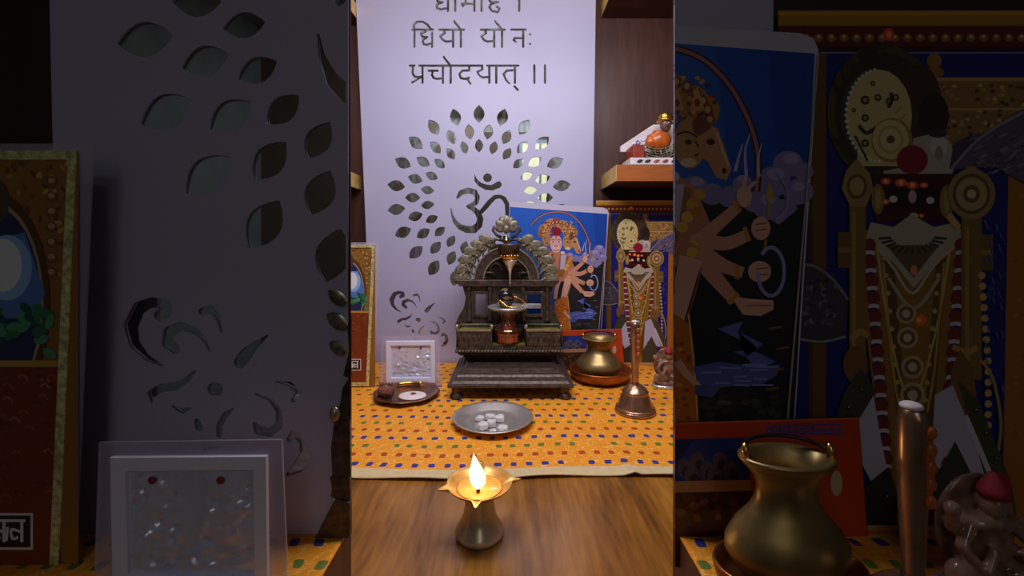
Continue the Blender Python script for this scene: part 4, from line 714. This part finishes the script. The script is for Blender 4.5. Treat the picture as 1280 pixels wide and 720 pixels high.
def petal(b, x, y, ang, L, W, Y, cup=.004):
    u = (math.sin(ang), math.cos(ang)); n = (u[1], -u[0]); n1, n2 = 9, 6; vs = []; fs = []
    for i in range(n1+1):
        tt = i/n1; wd = W*.5*math.sin(math.pi*min(1, .08+.92*tt))**.7*(1 if tt < .98 else .1)
        for j in range(n2+1):
            e = j/n2*2-1
            vs.append((x+u[0]*L*(tt-.5)+n[0]*wd*e, Y-cup*(1-e*e)*math.sin(math.pi*tt)-.0012*math.cos(3*math.pi*e)*math.sin(math.pi*tt), y+u[1]*L*(tt-.5)+n[1]*wd*e))
    m = len(vs); vs += [(v[0], Y+.003, v[2]) for v in vs]
    for i in range(n1):
        for j in range(n2):
            a = i*(n2+1)+j; fs += [(a, a+1, a+n2+2, a+n2+1), (a+m+n2+1, a+m+n2+2, a+m+1, a+m)]
    for i in range(n1):
        for j in (0, n2): a = i*(n2+1)+j; fs.append((a, a+n2+1, a+n2+1+m, a+m))
    b.add(vs, fs)
angs = [2, 14, 26, 38, 50, 62]
for sx in (-1, 1):
    for k, a in enumerate(angs):
        a = math.radians(a); r = 58-1.5*(k > 3)
        cx, cy = ac[0]+sx*r*math.cos(a), ac[1]-r*math.sin(a)*1.03
        lb = B(); petal(lb, X(cx, Ya), zat(cy, Ya), sx*(math.pi/2-a)+sx*.55, ws(19, Ya), ws(13.5, Ya), Ya+.002, .0022)
        am = a+math.radians(6); petal(lb, X(ac[0]+sx*50*math.cos(am), Ya), zat(ac[1]-51*math.sin(am), Ya), sx*(math.pi/2-am)-sx*.9, ws(15, Ya), ws(9, Ya), Ya+.006, .002)
        lb.build('arch_leaf', M['bronze_light'], t, True)
        st = B(); q0 = (ac[0]+sx*40*math.cos(a-.10), ac[1]-41*math.sin(a-.10)); q1 = (ac[0]+sx*48*math.cos(a+.02), ac[1]-49*math.sin(a+.02)); q2 = (cx-sx*3, cy+2)
        st.tube([(X(q[0], Ya), Ya+.004, zat(q[1], Ya)) for q in (q0, q1, q2)], (.0026, .0022, .0018), 8)
        st.ball((X(q1[0], Ya), Ya-.001, zat(q1[1], Ya)), .0034, 10, 8)
        q3 = (ac[0]+sx*54*math.cos(a+.13), ac[1]-55*math.sin(a+.13)); st.ball((X(q3[0], Ya), Ya+.001, zat(q3[1], Ya)), .0027, 10, 8)
        st.build('leaf_stalk', M['bronze_light'], t, True)
    arcb = B(); arcb.tube([(X(x, Ya), Ya+.008, zat(y, Ya)) for x, y in [(ac[0]+sx*54*math.cos(math.radians(v)), ac[1]-55*math.sin(math.radians(v))) for v in range(0, 76, 5)]], .0020, 8); arcb.build('leaf_band', br, t, True)
fi = B()
for k in range(7):
    a = math.radians(-84+28*k); L = 17-.03*abs(k-3)**2*10
    petal(fi, X(633+math.sin(a)*8.5, Ya), zat(286-math.cos(a)*9, Ya), a, ws(L, Ya), ws(11.5, Ya), Ya-.001-.001*(k % 2), .004)
fi.ball((X(633, Ya), Ya-.005, zat(287, Ya)), (ws(4.2, Ya), .004, ws(5.4, Ya)), 14, 10)
fi.build('shell_finial', M['bronze_light'], t, True)
for sx in (-1, 1):
    cu = B(); cu.tube([(X(633+sx*x, Ya), Ya+.002, zat(y, Ya)) for x, y in ((6, 297), (12, 294), (17, 288), (16, 283), (13, 285))], (.0036, .0034, .003, .003, .0026), 8)
    cu.tube([(X(633+sx*x, Ya), Ya+.003, zat(y, Ya)) for x, y in ((4, 301), (12, 299), (20, 303), (27, 306))], (.0030, .0030, .0026, .002), 8); cu.build('finial_scroll', br, t, True)
B().lathe(X(633, Ya), Ya-.006, [(0, zat(303, Ya)), (.006, zat(302, Ya)), (.0058, zat(300, Ya)), (.003, zat(298, Ya)), (.0022, zat(295, Ya)), (0, zat(294, Ya))], 14).build('drop_knob', M['gold'], t, True)

# dripping vessel hung under the arch
Yd = .935
t = thing('drip_vessel', 'small silver drip funnel with gold rim hanging inside the arch', 'vessel', (X(637, Yd), Yd, zat(358, Yd)))
zz = lambda y: zat(y, Yd); rr = lambda p: ws(p, Yd)
tag(B().lathe(X(636, Yd), Yd, [(0, zz(305)), (rr(15), zz(305)), (rr(15), zz(306.5)), (rr(12.5), zz(317)), (0, zz(317))], 28).build('hood', M['bronze'], t, True), 'dark bronze hood')
B().tube([(X(636, Yd), Yd, zz(306)), (X(636, Yd), Yd+.012, zz(303.5)), (X(635, Yd), Ya+.002, zz(303.5))], .0028, 8).build('hanger', M['bronze'], t, True)
gb = B().lathe(X(637, Yd), Yd, [(0, zz(316.5)), (rr(10), zz(316.5)), (rr(11.2), zz(318)), (rr(11), zz(322)), (rr(9.6), zz(324.5)), (0, zz(324.5))], 28)
for k in range(14): a = 2*math.pi*k/14; gb.ball((X(637, Yd)+rr(10.8)*math.cos(a), Yd+rr(10.8)*math.sin(a), zz(320)), rr(1.7), 8, 6)
gb.build('gold_rim', M['gold'], t, True)
B().lathe(X(637.5, Yd), Yd, [(0, zz(324)), (rr(9.4), zz(324.3)), (rr(8.6), zz(327)), (rr(4), zz(334)), (rr(1.9), zz(339)), (rr(1.3), zz(348)), (rr(.7), zz(357)), (0, zz(358))], 24).build('spout_cone', M['silver'], t, True)

# lingam on its pedestal
Yl = .926; nf = .8376
t = thing('lingam_pedestal', 'black egg stone on a copper and silver pedestal in the shrine notch', 'idol', (X(635, Yl), Yl, nf))
xl = X(635, Yl); zz = lambda y: zat(y, Yl); rr = lambda p: ws(p, Yl)
B().lathe(xl, Yl, [(0, nf), (rr(17), nf), (rr(18), nf+.003), (rr(17.6), nf+.008), (rr(18.6), zz(417)), (rr(19.6), zz(413)), (rr(17.5), zz(409)), (rr(12.5), zz(407)), (rr(9.6), zz(402)), (rr(8.8), zz(397)), (rr(10), zz(392)), (0, zz(391.5))], 48).build('pedestal', M['copper'], t, True)
def tong(a, r, z): return 1.0
B().lathe(xl, Yl, [(0, zz(392.5)), (rr(9), zz(392.5)), (rr(13), zz(391)), (rr(17), zz(388)), (rr(24.5), zz(385.5)), (rr(25.6), zz(383.2)), (rr(24.4), zz(382.2)), (rr(22), zz(383.8)), (0, zz(384.3))], 48).build('offering_basin', M['silver'], t, True)
sp = B(); x_a, x_b = xl+rr(20), xl+rr(41); zs = zz(382.5)
for dy0, dy1, z0, z1 in ((-.0065, .0065, -.0035, -.0015), (-.0065, -.0045, -.0035, .005), (.0045, .0065, -.0035, .005)): sp.box(x_a, x_b, Yl-.004+dy0, Yl-.004+dy1, zs+z0, zs+z1)
sp.build('spout', M['silver'], t, bevel=.0006)
B().ball((xl-rr(3), Yl, zz(372.5)), (rr(10.6), rr(10.6), rr(12.6)), 24, 16).build('stone', M['stone'], t, True)
B().tube([(xl+rr(x), Yl-.016-.0008*k, zz(y)) for k, (x, y) in enumerate(((-14, 379.5), (-10, 374), (-1, 381.5), (9, 383), (18, 380), (21, 376.5), (17, 373), (11, 370), (6, 368.5)))], .0014, 8).build('wire_serpent', M['gold'], t, True)
tg = B().ball((X(632, .912), .912, nf+.0022), (rr(10.5), .005, .0022), 20, 8); tag(tg.build('gold_medallion', M['gold']), 'small oval gold disc lying in front of the copper pedestal', 'medallion')

# ------------------------------------------------------------------ pots, bells, plates (used in the niche and in the right bay)
def pot_on_dish(cx, cy, z, s, l1, l2, ds=1.0, hz=1.0, sq=1.0):
    s0 = s; s = s*ds
    t = thing('brass_dish', l2, 'dish', (cx, cy, z))
    B().lathe(cx, cy, [(r*s, z+h*s) for r, h in ((0, 0), (.048, 0), (.0535, .003), (.0635, .012), (.0665, .024), (.0655, .0265), (.063, .0255), (.0595, .014), (.050, .0055), (0, .0045))], 56, sq=sq).build('bowl', M['brass_dark'], t, True)
    p = thing('brass_water_pot', l1, 'pot', (cx-.002*s, cy, z+.0048*s)); z0 = z+.0048*s; s = s0; cx -= .002*s
    pb = B().lathe(cx, cy, [(r*s, z0+h*s*hz) for r, h in ((0, 0), (.024, 0), (.030, .004), (.041, .013), (.0485, .024), (.0480, .031), (.041, .041), (.030, .051), (.0245, .059), (.0232, .067), (.026, .074), (.034, .081), (.0375, .0845), (.0378, .0865), (.035, .0875), (.031, .086), (.024, .078), (.020, .066), (.022, .06), (.03, .05), (.04, .03), (.02, .006), (0, .004))], 64, sq=sq).build('body', M['brass'], p, True)
    h = B(); h.tube([(cx+.034*s*math.cos(math.pi*k/16), cy+.030*s*sq*math.sin(math.pi*k/16)-.001*s, z0+(.090+.004*math.sin(math.pi*k/16))*s*hz) for k in range(17)], .0016*s, 8)
    tag(h.build('bail_handle', M['dark'], pb, True), 'thin dark handle lying along the rim')
    for sx in (-1, 1): B().tube([(cx+sx*.034*s, cy-.003*s, z0+.0855*s*hz), (cx+sx*.0345*s, cy-.002*s, z0+.091*s*hz), (cx+sx*.034*s, cy-.001*s, z0+.0955*s*hz)], (.0032*s, .0028*s, .0022*s), 10).build('lug', M['gold'], pb, True)
pot_on_dish(X(750.5, .93), .935, CT, 1.0, 'squat brass water pot in a dish, right of the shrine', 'round brass dish under the squat pot, right of the shrine')
def bell(cx, cy, z, s, label, hs=1.0):
    t = thing('hand_bell', label, 'bell', (cx, cy, z))
    cup = B().lathe(cx, cy, [(r*s, z+h*s) for r, h in ((.031, .0), (.0345, .0005), (.0352, .003), (.0345, .006), (.0322, .007), (.030, .012), (.0262, .022), (.0232, .031), (.0222, .034), (.0228, .036), (.0215, .0375), (.018, .042), (.012, .047), (.0085, .049), (0, .0495))], 56).build('bell_cup', M['bell'], t, True)
    B().lathe(cx, cy, [(r*s, z+h*s) for r, h in ((.0322, .0068), (.0338, .0074), (.0334, .009), (.0318, .0098))], 56).build('ridge', M['bell'], cup, True)
    hd = B().lathe(cx, cy, [(0, z+.049*s)]+[(r*s, z+(.049+(h-.049)*hs)*s) for r, h in ((.0062, .049), (.0058, .056), (.0064, .075), (.0074, .10), (.0082, .118), (.0082, .135), (.0078, .150), (.0066, .155), (.004, .1575), (0, .158))], 24).build('handle', M['bell'], t, True)
    cp = B().ball((cx+.0032*s, cy-.0036*s, z+(.049+.075*hs)*s), (.0052*s, .0052*s, .028*hs*s), 16, 12)
    for k in range(5): cp.ball((cx+.0036*s, cy-.0078*s, z+(.049+(.053+.0105*k)*hs)*s), (.0036*s, .0022*s, .0044*hs*s), 10, 8)
    tag(cp.build('carved_figure', M['orange'], hd, True), 'orange coloured carved figure')
    tag(B().ball((cx-.001*s, cy, z+(.049+.1085*hs)*s), (.006*s, .006*s, .003*s), 14, 8).build('tip', M['ivory'], hd, True), 'pale worn tip')
bell(X(794, .757), .757, CT, 1.0, 'brown metal hand bell standing upright on the yellow cloth, front right')

def figure_crystal(cx, cy, z, s, label):
    t = thing('seated_figurine', label, 'figurine', (cx, cy, z))
    b = B()
    P_ = lambda x, y, h: (cx+x*s, cy+y*s, z+h*s)
    b.ball(P_(0, 0, .012), (.040*s, .022*s, .009*s), 20, 10); b.ball(P_(-.016, -.006, .026), (.020*s, .014*s, .012*s)); b.ball(P_(.016, -.006, .026), (.020*s, .014*s, .012*s))
    b.ball(P_(0, 0, .046), (.016*s, .012*s, .022*s)); b.ball(P_(0, 0, .064), (.020*s, .010*s, .008*s)); b.ball(P_(0, -.002, .080), (.009*s, .009*s, .011*s))
    for sx in (-1, 1):
        b.tube([P_(sx*.017, 0, .064), P_(sx*.030, -.006, .048), P_(sx*.022, -.014, .034)], (.006*s, .0052*s, .004*s), 10)
        b.tube([P_(sx*.015, .003, .064), P_(sx*.031, .002, .060), P_(sx*.036, -.004, .074)], (.0060*s, .0056*s, .0046*s), 10)
        b.ball(P_(sx*.036, -.004, .078), (.0065*s, .0055*s, .0065*s), 12, 8)
        b.tube([P_(sx*.010, -.012, .050), P_(sx*.020, -.016, .034), P_(sx*.008, -.020, .022)], (.004*s, .004*s, .003*s), 8)
    b.ball(P_(0, .012, .056), (.036*s, .006*s, .044*s), 20, 14); b.ball(P_(-.030, -.004, .022), (.010*s, .010*s, .014*s), 12, 8); b.ball(P_(.030, -.004, .022), (.010*s, .010*s, .014*s), 12, 8)
    o = b.build('body', M['crystal'], t, True); m = o.modifiers.new('remesh', 'REMESH'); m.mode = 'VOXEL'; m.voxel_size = .0016*s; m.use_smooth_shade = True
    k = B().lathe(cx, cy-.002*s, [(0, z+.088*s), (.0105*s, z+.088*s), (.0098*s, z+.094*s), (.006*s, z+.101*s), (.0025*s, z+.107*s), (0, z+.108*s)], 20); tag(k.build('crown', M['red'], t, True), 'dull red crown')
    tag(B().lathe(cx, cy, [(0, z), (.044*s, z), (.045*s, z+.004*s), (.042*s, z+.007*s), (0, z+.007*s)], 36, sq=.6).build('pedestal', M['silver'], t, True), 'shiny oval foot')
figure_crystal(X(836.5, .885), .89, CT, .78, 'small brown crystal seated figurine with red crown, right edge of the cloth')

# steel plate with rock sugar
cx, cy = X(616, .71), .71
tag(B().lathe(cx, cy, [(0, CT), (.040, CT), (.046, CT+.002), (.058, CT+.009), (.0655, CT+.0105), (.0662, CT+.0118), (.0652, CT+.0124), (.0575, CT+.0112), (.046, CT+.0038), (.041, CT+.0026), (.0395, CT+.0031), (.038, CT+.0026), (0, CT+.0022)], 72).build('steel_plate', M['steel'], None, True), 'round stainless steel plate holding white sugar lumps, in front of the shrine', 'plate')
R = random.Random(3)
lumps = [(600, 524.5, 7.5, 6, 'round white sugar lump farthest left on the steel plate'), (612, 523, 8, 6.5, 'white sugar lump at the back of the pile on the steel plate'), (624, 525, 9, 7, 'tall white sugar lump leaning to the right of the pile'), (604, 535, 9.5, 8, 'large white sugar lump at the front left of the pile'), (614.5, 532, 7.5, 8.5, 'white sugar lump in the middle of the pile'), (616.5, 540, 6, 5, 'smallest white sugar lump at the very front of the pile'), (628, 537.5, 9, 6.5, 'flat greyish sugar lump at the front right of the pile')]
for x, y, wd, ht, lb in lumps:
    Yc = (CH-CT-.0025)*F/(y+2-HY); r = ws(wd/2*1.75, Yc); h = ws(ht/2*1.3, Yc)
    ph = [R.random()*6 for k in range(3)]
    o = B().ball((X(x, Yc), Yc, CT+.0024+h*.92), (r, r*.8, h), 9, 6, lambda d: (1+.10*math.sin(5*d[0]+ph[0])+.10*math.sin(6*d[1]+ph[1]))/max(abs(d[0]), abs(d[1]), abs(d[2]))**.55*.88).build('sugar_lump', M['sugar'])
    tag(o, lb, 'sugar', 'sugar lumps on the steel plate')

# small tarnished plate with offerings
cx, cy = X(507.5, .825), .832
tag(B().lathe(cx, cy, [(0, CT), (.036, CT), (.046, CT+.003), (.0575, CT+.008), (.0625, CT+.0092), (.0615, CT+.0102), (.056, CT+.0092), (.044, CT+.004), (0, CT+.0022)], 96, lambda a, r, z: 1+.018*math.cos(8*a)*max(0, (r-.04)/.022)).build('copper_plate', M['tarnish'], None, True), 'small tarnished plate with scalloped rim in front of the silver plaque', 'plate')
lx, ly = cx-.036, cy-.012
t = thing('dried_flower', 'brown lumpy dried flower on the left of the small plate', 'flower', (lx, ly, CT+.004))
bud = B().ball((lx, ly, CT+.0155), (.0165, .0145, .0125), 20, 14, lambda d: 1+.06*math.sin(9*d[0]+2)+.06*math.sin(11*d[1]+8*d[2])).build('bud', M['brown'], t, True)
for k in range(5):
    a = -1+k*.5; tag(B().tube([(lx+.009*a*.7, ly-.002+.002*(k % 2), CT+.024), (lx+.013*a*.8, ly-.002, CT+.0285), (lx+.014*a*.9, ly-.003, CT+.0325)], (.0034, .0026, .0008), 8).build('dry_petal', M['brown'], bud, True), 'dry curled petal tip')
t = thing('white_disc', 'white oval disc with a red spot lying in the small plate', 'disc', (cx+.013, cy-.010, CT+.003))
dsc = B().lathe(cx+.013, cy-.010, [(0, CT+.003), (.024, CT+.003), (.0265, CT+.0045), (.026, CT+.006), (.022, CT+.007), (0, CT+.0075)], 40, sq=.85).build('disc', M['ivory'], t, True)
B().ball((cx+.014, cy-.006, CT+.0076), (.0055, .006, .0013), 14, 8, lambda d: 1+.2*math.sin(3*d[0]+5*d[1])).build('red_spot', M['red'], dsc, True)
sb = B()
for k in range(12):
    a0 = math.radians(120-52*k/11); a1 = math.radians(120-52*(k+1)/11)
sb.tube([(cx+.047*math.cos(math.radians(125-60*k/11)), cy+.047*math.sin(math.radians(125-60*k/11)), CT+.0105) for k in range(12)], .0038, 8)
tag(sb.build('brass_strip', M['gold'], None, True), 'short curved brass strip at the back of the small plate', 'strip')

# oil lamp
cx, cy = X(599, .439), .444; dz = TZ
t = thing('oil_lamp', 'lit brass oil lamp with pointed spouts on the bare table front', 'lamp', (cx, cy, dz))
tag(B().lathe(cx, cy, [(0, dz), (.0225, dz), (.0245, dz+.002), (.0248, dz+.005), (.0235, dz+.008), (.0195, dz+.014), (.0165, dz+.022), (.0150, dz+.032), (.0145, dz+.040), (.0150, dz+.0435), (0, dz+.0435)], 48).build('pedestal', M['foot'], t, True), 'flared grey metal foot')
sps = [math.radians(v) for v in (-91, 198, 9, 92)]
prof = [(0, .0425), (.008, .0425), (.016, .0435), (.024, .0465), (.030, .0505), (.0333, .0535), (.0338, .0545), (.033, .0548), (.029, .0520), (.023, .0480), (.015, .0452), (0, .0445)]
vs = []; fs = []; n = 240
for r, h in prof:
    for k in range(n):
        a = 2*math.pi*k/n; g = sum(math.exp(-((((a-s_+math.pi) % (2*math.pi))-math.pi)/.085)**2) for s_ in sps); q_ = max(0, (r-.022)/.0118)
        rr_ = max(r, 1e-5)+.0105*g*q_**2.2; vs.append((cx+rr_*math.cos(a), cy+rr_*math.sin(a), dz+h-.0012*g*q_+.0006*math.cos(5*(a-sps[0]))*0))
for i in range(len(prof)-1):
    for k in range(n): a = i*n+k; b = i*n+(k+1) % n; fs.append((a, b, b+n, a+n))
B().add(vs, fs).build('spouted_bowl', M['lampbrass'], t, True)
B().lathe(cx, cy, [(0, dz+.0450), (.0235, dz+.0488), (.0225, dz+.0492), (0, dz+.0493)], 40).build('oil_pool', M['ghee'], t, True)
wx, wy = cx-.0008, cy-.012
B().tube([(wx, wy+.010, dz+.0475), (wx, wy+.003, dz+.050), (wx, wy, dz+.0555), (wx-.0005, wy, dz+.0600)], (.0018, .002, .002, .0014), 10).build('wick', M['wick'], t, True)
fz = dz+.0575
fo = B().lathe(wx, wy, [(0, fz-.004), (.0040, fz-.002), (.0076, fz+.003), (.0085, fz+.008), (.0072, fz+.014), (.0047, fz+.020), (.0022, fz+.0255), (.0009, fz+.0295), (0, fz+.032)], 24, lambda a, r, z: 1+.12*math.cos(a+1)).build('flame', M['flame'], t, True)
for v in fo.data.vertices: v.co.x -= 0.0045*max(0, v.co.z-.060)/.03
fl_ = bpy.data.lights.new('flame_light', 'POINT'); fl_.energy = 0.13; fl_.color = (1.0, .62, .26); fl_.shadow_soft_size = .006
lo = bpy.data.objects.new('flame_light', fl_); COL.objects.link(lo); lo.location = (wx, wy, fz+.020); fo.visible_shadow = False

# golden headed figurine on the shelf
zs = 1.05+.171; cy = 1.0
xa = lambda px: X(px, .985)
t = thing('reclining_figurine', 'golden headed figurine in orange robe on a patterned seat, on right shelf', 'figurine', (xa(830), cy, zs))
pbase = tag(B().box(xa(786), xa(870), .972, 1.045, zs+.004, zs+.020).build('patterned_base', M['ivory'], t, bevel=.001), 'white base')
ml = B()
for k, (px, c) in enumerate(((800, 0), (810, 0), (821, 1), (832, 1), (843, 0), (854, 1))):
    lb = B(); petal(lb, X(px, .972), zs+.012, math.pi/2-.35, ws(8, .972), ws(4.6, .972), .9718, .0006); lb.build('painted_leaf', M['rust'] if c else M['dark'], pbase, True)
for px in (784, 866): B().box(xa(px), xa(px)+.018, .974, 1.045, zs, zs+.004).build('base_block', M['gold'], t)
tag(B().box(xa(790), xa(804), .975, 1.04, zs+.020, zs+.050).build('arm_block', M['rust'], t, bevel=.001), 'rust red end block')
tag(B().box(xa(804), xa(870), .982, 1.04, zs+.020, zs+.030).build('seat', M['dark'], t), 'dark seat')
tag(B().prism([(xa(783), zs+.046), (xa(783), zs+.060), (xa(826), zs+.112), (xa(870), zs+.112), (xa(870), zs+.046)], 1.036, 1.046).build('sloping_back', M['ivory'], t, bevel=.001), 'white sloping back')
bl = [(M['whiteframe'], 'pale swirl'), (mat('blue_grey_paint', (110, 110, 160), .5), 'blue swirl')]
for k, (px, dzz) in enumerate(((800, .062), (806, .068), (812, .076), (808, .058), (816, .066), (820, .082))):
    m_, l_ = bl[k % 2]; a = .5+k
    tag(B().tube([(xa(px)+.006*math.cos(a+j*.7)*(1-.06*j), 1.035, zs+dzz+.005*math.sin(a+j*.7)*(1-.06*j)) for j in range(9)], .0016, 8).build('painted_swirl', m_, t, True), l_)
tag(B().ball((xa(826), .998, zs+.062), (.028, .020, .026), 22, 14, lambda d: 1+.06*math.sin(7*d[0]+4*d[2])).ball((xa(815), .992, zs+.058), (.014, .012, .016)).build('robe', M['orange'], t, True), 'orange robe')
nt = B()
for k in range(5): nt.tube([(xa(803+j*7), .980-.002*math.sin(j), zs+.050-.0055*k-.010*math.sin(j*.6)) for j in range(8)], .0014, 8)
for j in range(8): nt.tube([(xa(803+j*7), .979, zs+.05-.01*math.sin(j*.6)), (xa(806+j*7), .978, zs+.026-.008*math.sin(j*.6))], .0012, 8)
tag(nt.build('net_drape', M['bronze_light'], t, True), 'grey netted drape')
hx = xa(833)
head = B().ball((hx, .990, zs+.098), (.0125, .0125, .0165), 20, 14).ball((hx-.001, .978, zs+.096), (.0032, .004, .0045), 10, 8).build('head', M['skin'], t, True)
for sx in (-1, 1): tag(B().ball((hx-.002+sx*.0052, .9786, zs+.1005), (.0024, .0014, .0013), 10, 6).build('eye', M['ivory'], head, True), 'white eye')
tag(B().ball((hx, .993, zs+.1145), (.017, .017, .0125), 20, 14).tube([(hx+.0165*math.cos(v*.3), .993+.0165*math.sin(v*.3), zs+.1085) for v in range(22)], .0034, 8).build('turban', M['gold'], head, True), 'golden turban')

# ------------------------------------------------------------------ side bays in front of the wall
def riser(name, xa_, xb_, label):
    t = thing(name, label, 'stand', ((xa_+xb_)/2, .33, TZ))
    B().box(xa_, xb_, .285, .3845, TZ, RT).build('block', M['walnut'], t)
    def zf(X_, Y, v): return RT+.0006+.0005*abs(math.sin(50*X_+20*Y))
    o = sheet('cover_cloth', xa_, xb_, lambda X_: .283, .3848, 60, 14, zf, M['cloth'], t, .03); tag(o, 'yellow dotted cover')
    B().box(xa_, xb_, .2825, .2845, TZ, RT+.0016).build('cloth_front', M['cloth'], t)
riser('riser_stand', -.46, -OW, 'low cloth-covered stand under the dim plaque, in the left bay')
riser('riser_stand', OW, .46, 'low cloth-covered stand under the dim pot, in the right bay')
Yp = .3675
def px2(pts): return [(P(x, y, Yp)[0], P(x, y, Yp)[2]) for x, y in pts]
yb = HY+(CH-RC)/Yp*F
t = thing('shrine_edge_slice', 'dark bronze post standing in for the shrine edge, right end of left bay', 'post', (P(420, yb, Yp)[0], Yp, RC))  # added in place of the enlarged shrine's left edge
B().prism(px2([(392, yb), (437, yb), (437, 628), (420, 624), (414, 632), (396, 668)]), Yp, Yp+.006).build('sloping_base', M['bronze'], t, bevel=.0008)
B().prism(px2([(412, 622), (414, 612), (411, 598), (437, 598), (437, 626), (420, 626)]), Yp+.001, Yp+.0055).build('moulding', M['bronze'], t, bevel=.0008)
B().prism(px2([(414, 600), (412, 562), (416, 530), (437, 526), (437, 600)]), Yp+.002, Yp+.0055).build('shaft', M['bronze'], t, bevel=.0008)
B().prism(px2([(418, 532), (424, 500), (426, 486), (437, 470), (437, 532)]), Yp+.003, Yp+.0055).build('shoulder', M['bronze'], t, bevel=.0008)
B().ball((P(418, 518, Yp)[0], Yp+.001, P(418, 518, Yp)[2]), (.0048, .0044, .0068), 14, 10).build('knob', M['bead'], t, True)
B().prism(px2([(426, 472), (434, 440), (431, 410), (437, 392), (437, 476)]), Yp+.004, Yp+.0055).build('upper_shaft', M['bronze'], t, bevel=.0008)
lb = B()
for y, s_ in ((402, 1), (372, .9), (436, .8)): petal(lb, P(418+4*(1-s_), y, Yp)[0], P(437, y, Yp)[2], -.9, .020*s_, .013*s_, Yp+.003, .002)
lb.build('leaf_ornament', M['bronze_light'], t, True)

Yq = .312
pot_on_dish(P(986, 700, Yq)[0], Yq, RC, .89, 'dim large brass pot in front of the red card, in the right bay', 'dim brass dish under the large pot, in the right bay', .9, 1.22, .62)
bell(P(1137, 700, .262)[0]+.002, .262, RC, .97, 'dim hand bell with tall handle standing in front of the far right print', 1.0)
figure_crystal(P(1240, 700, .305)[0], .306, RC, .84, 'dim brown crystal figurine with red crown in the lower right corner')
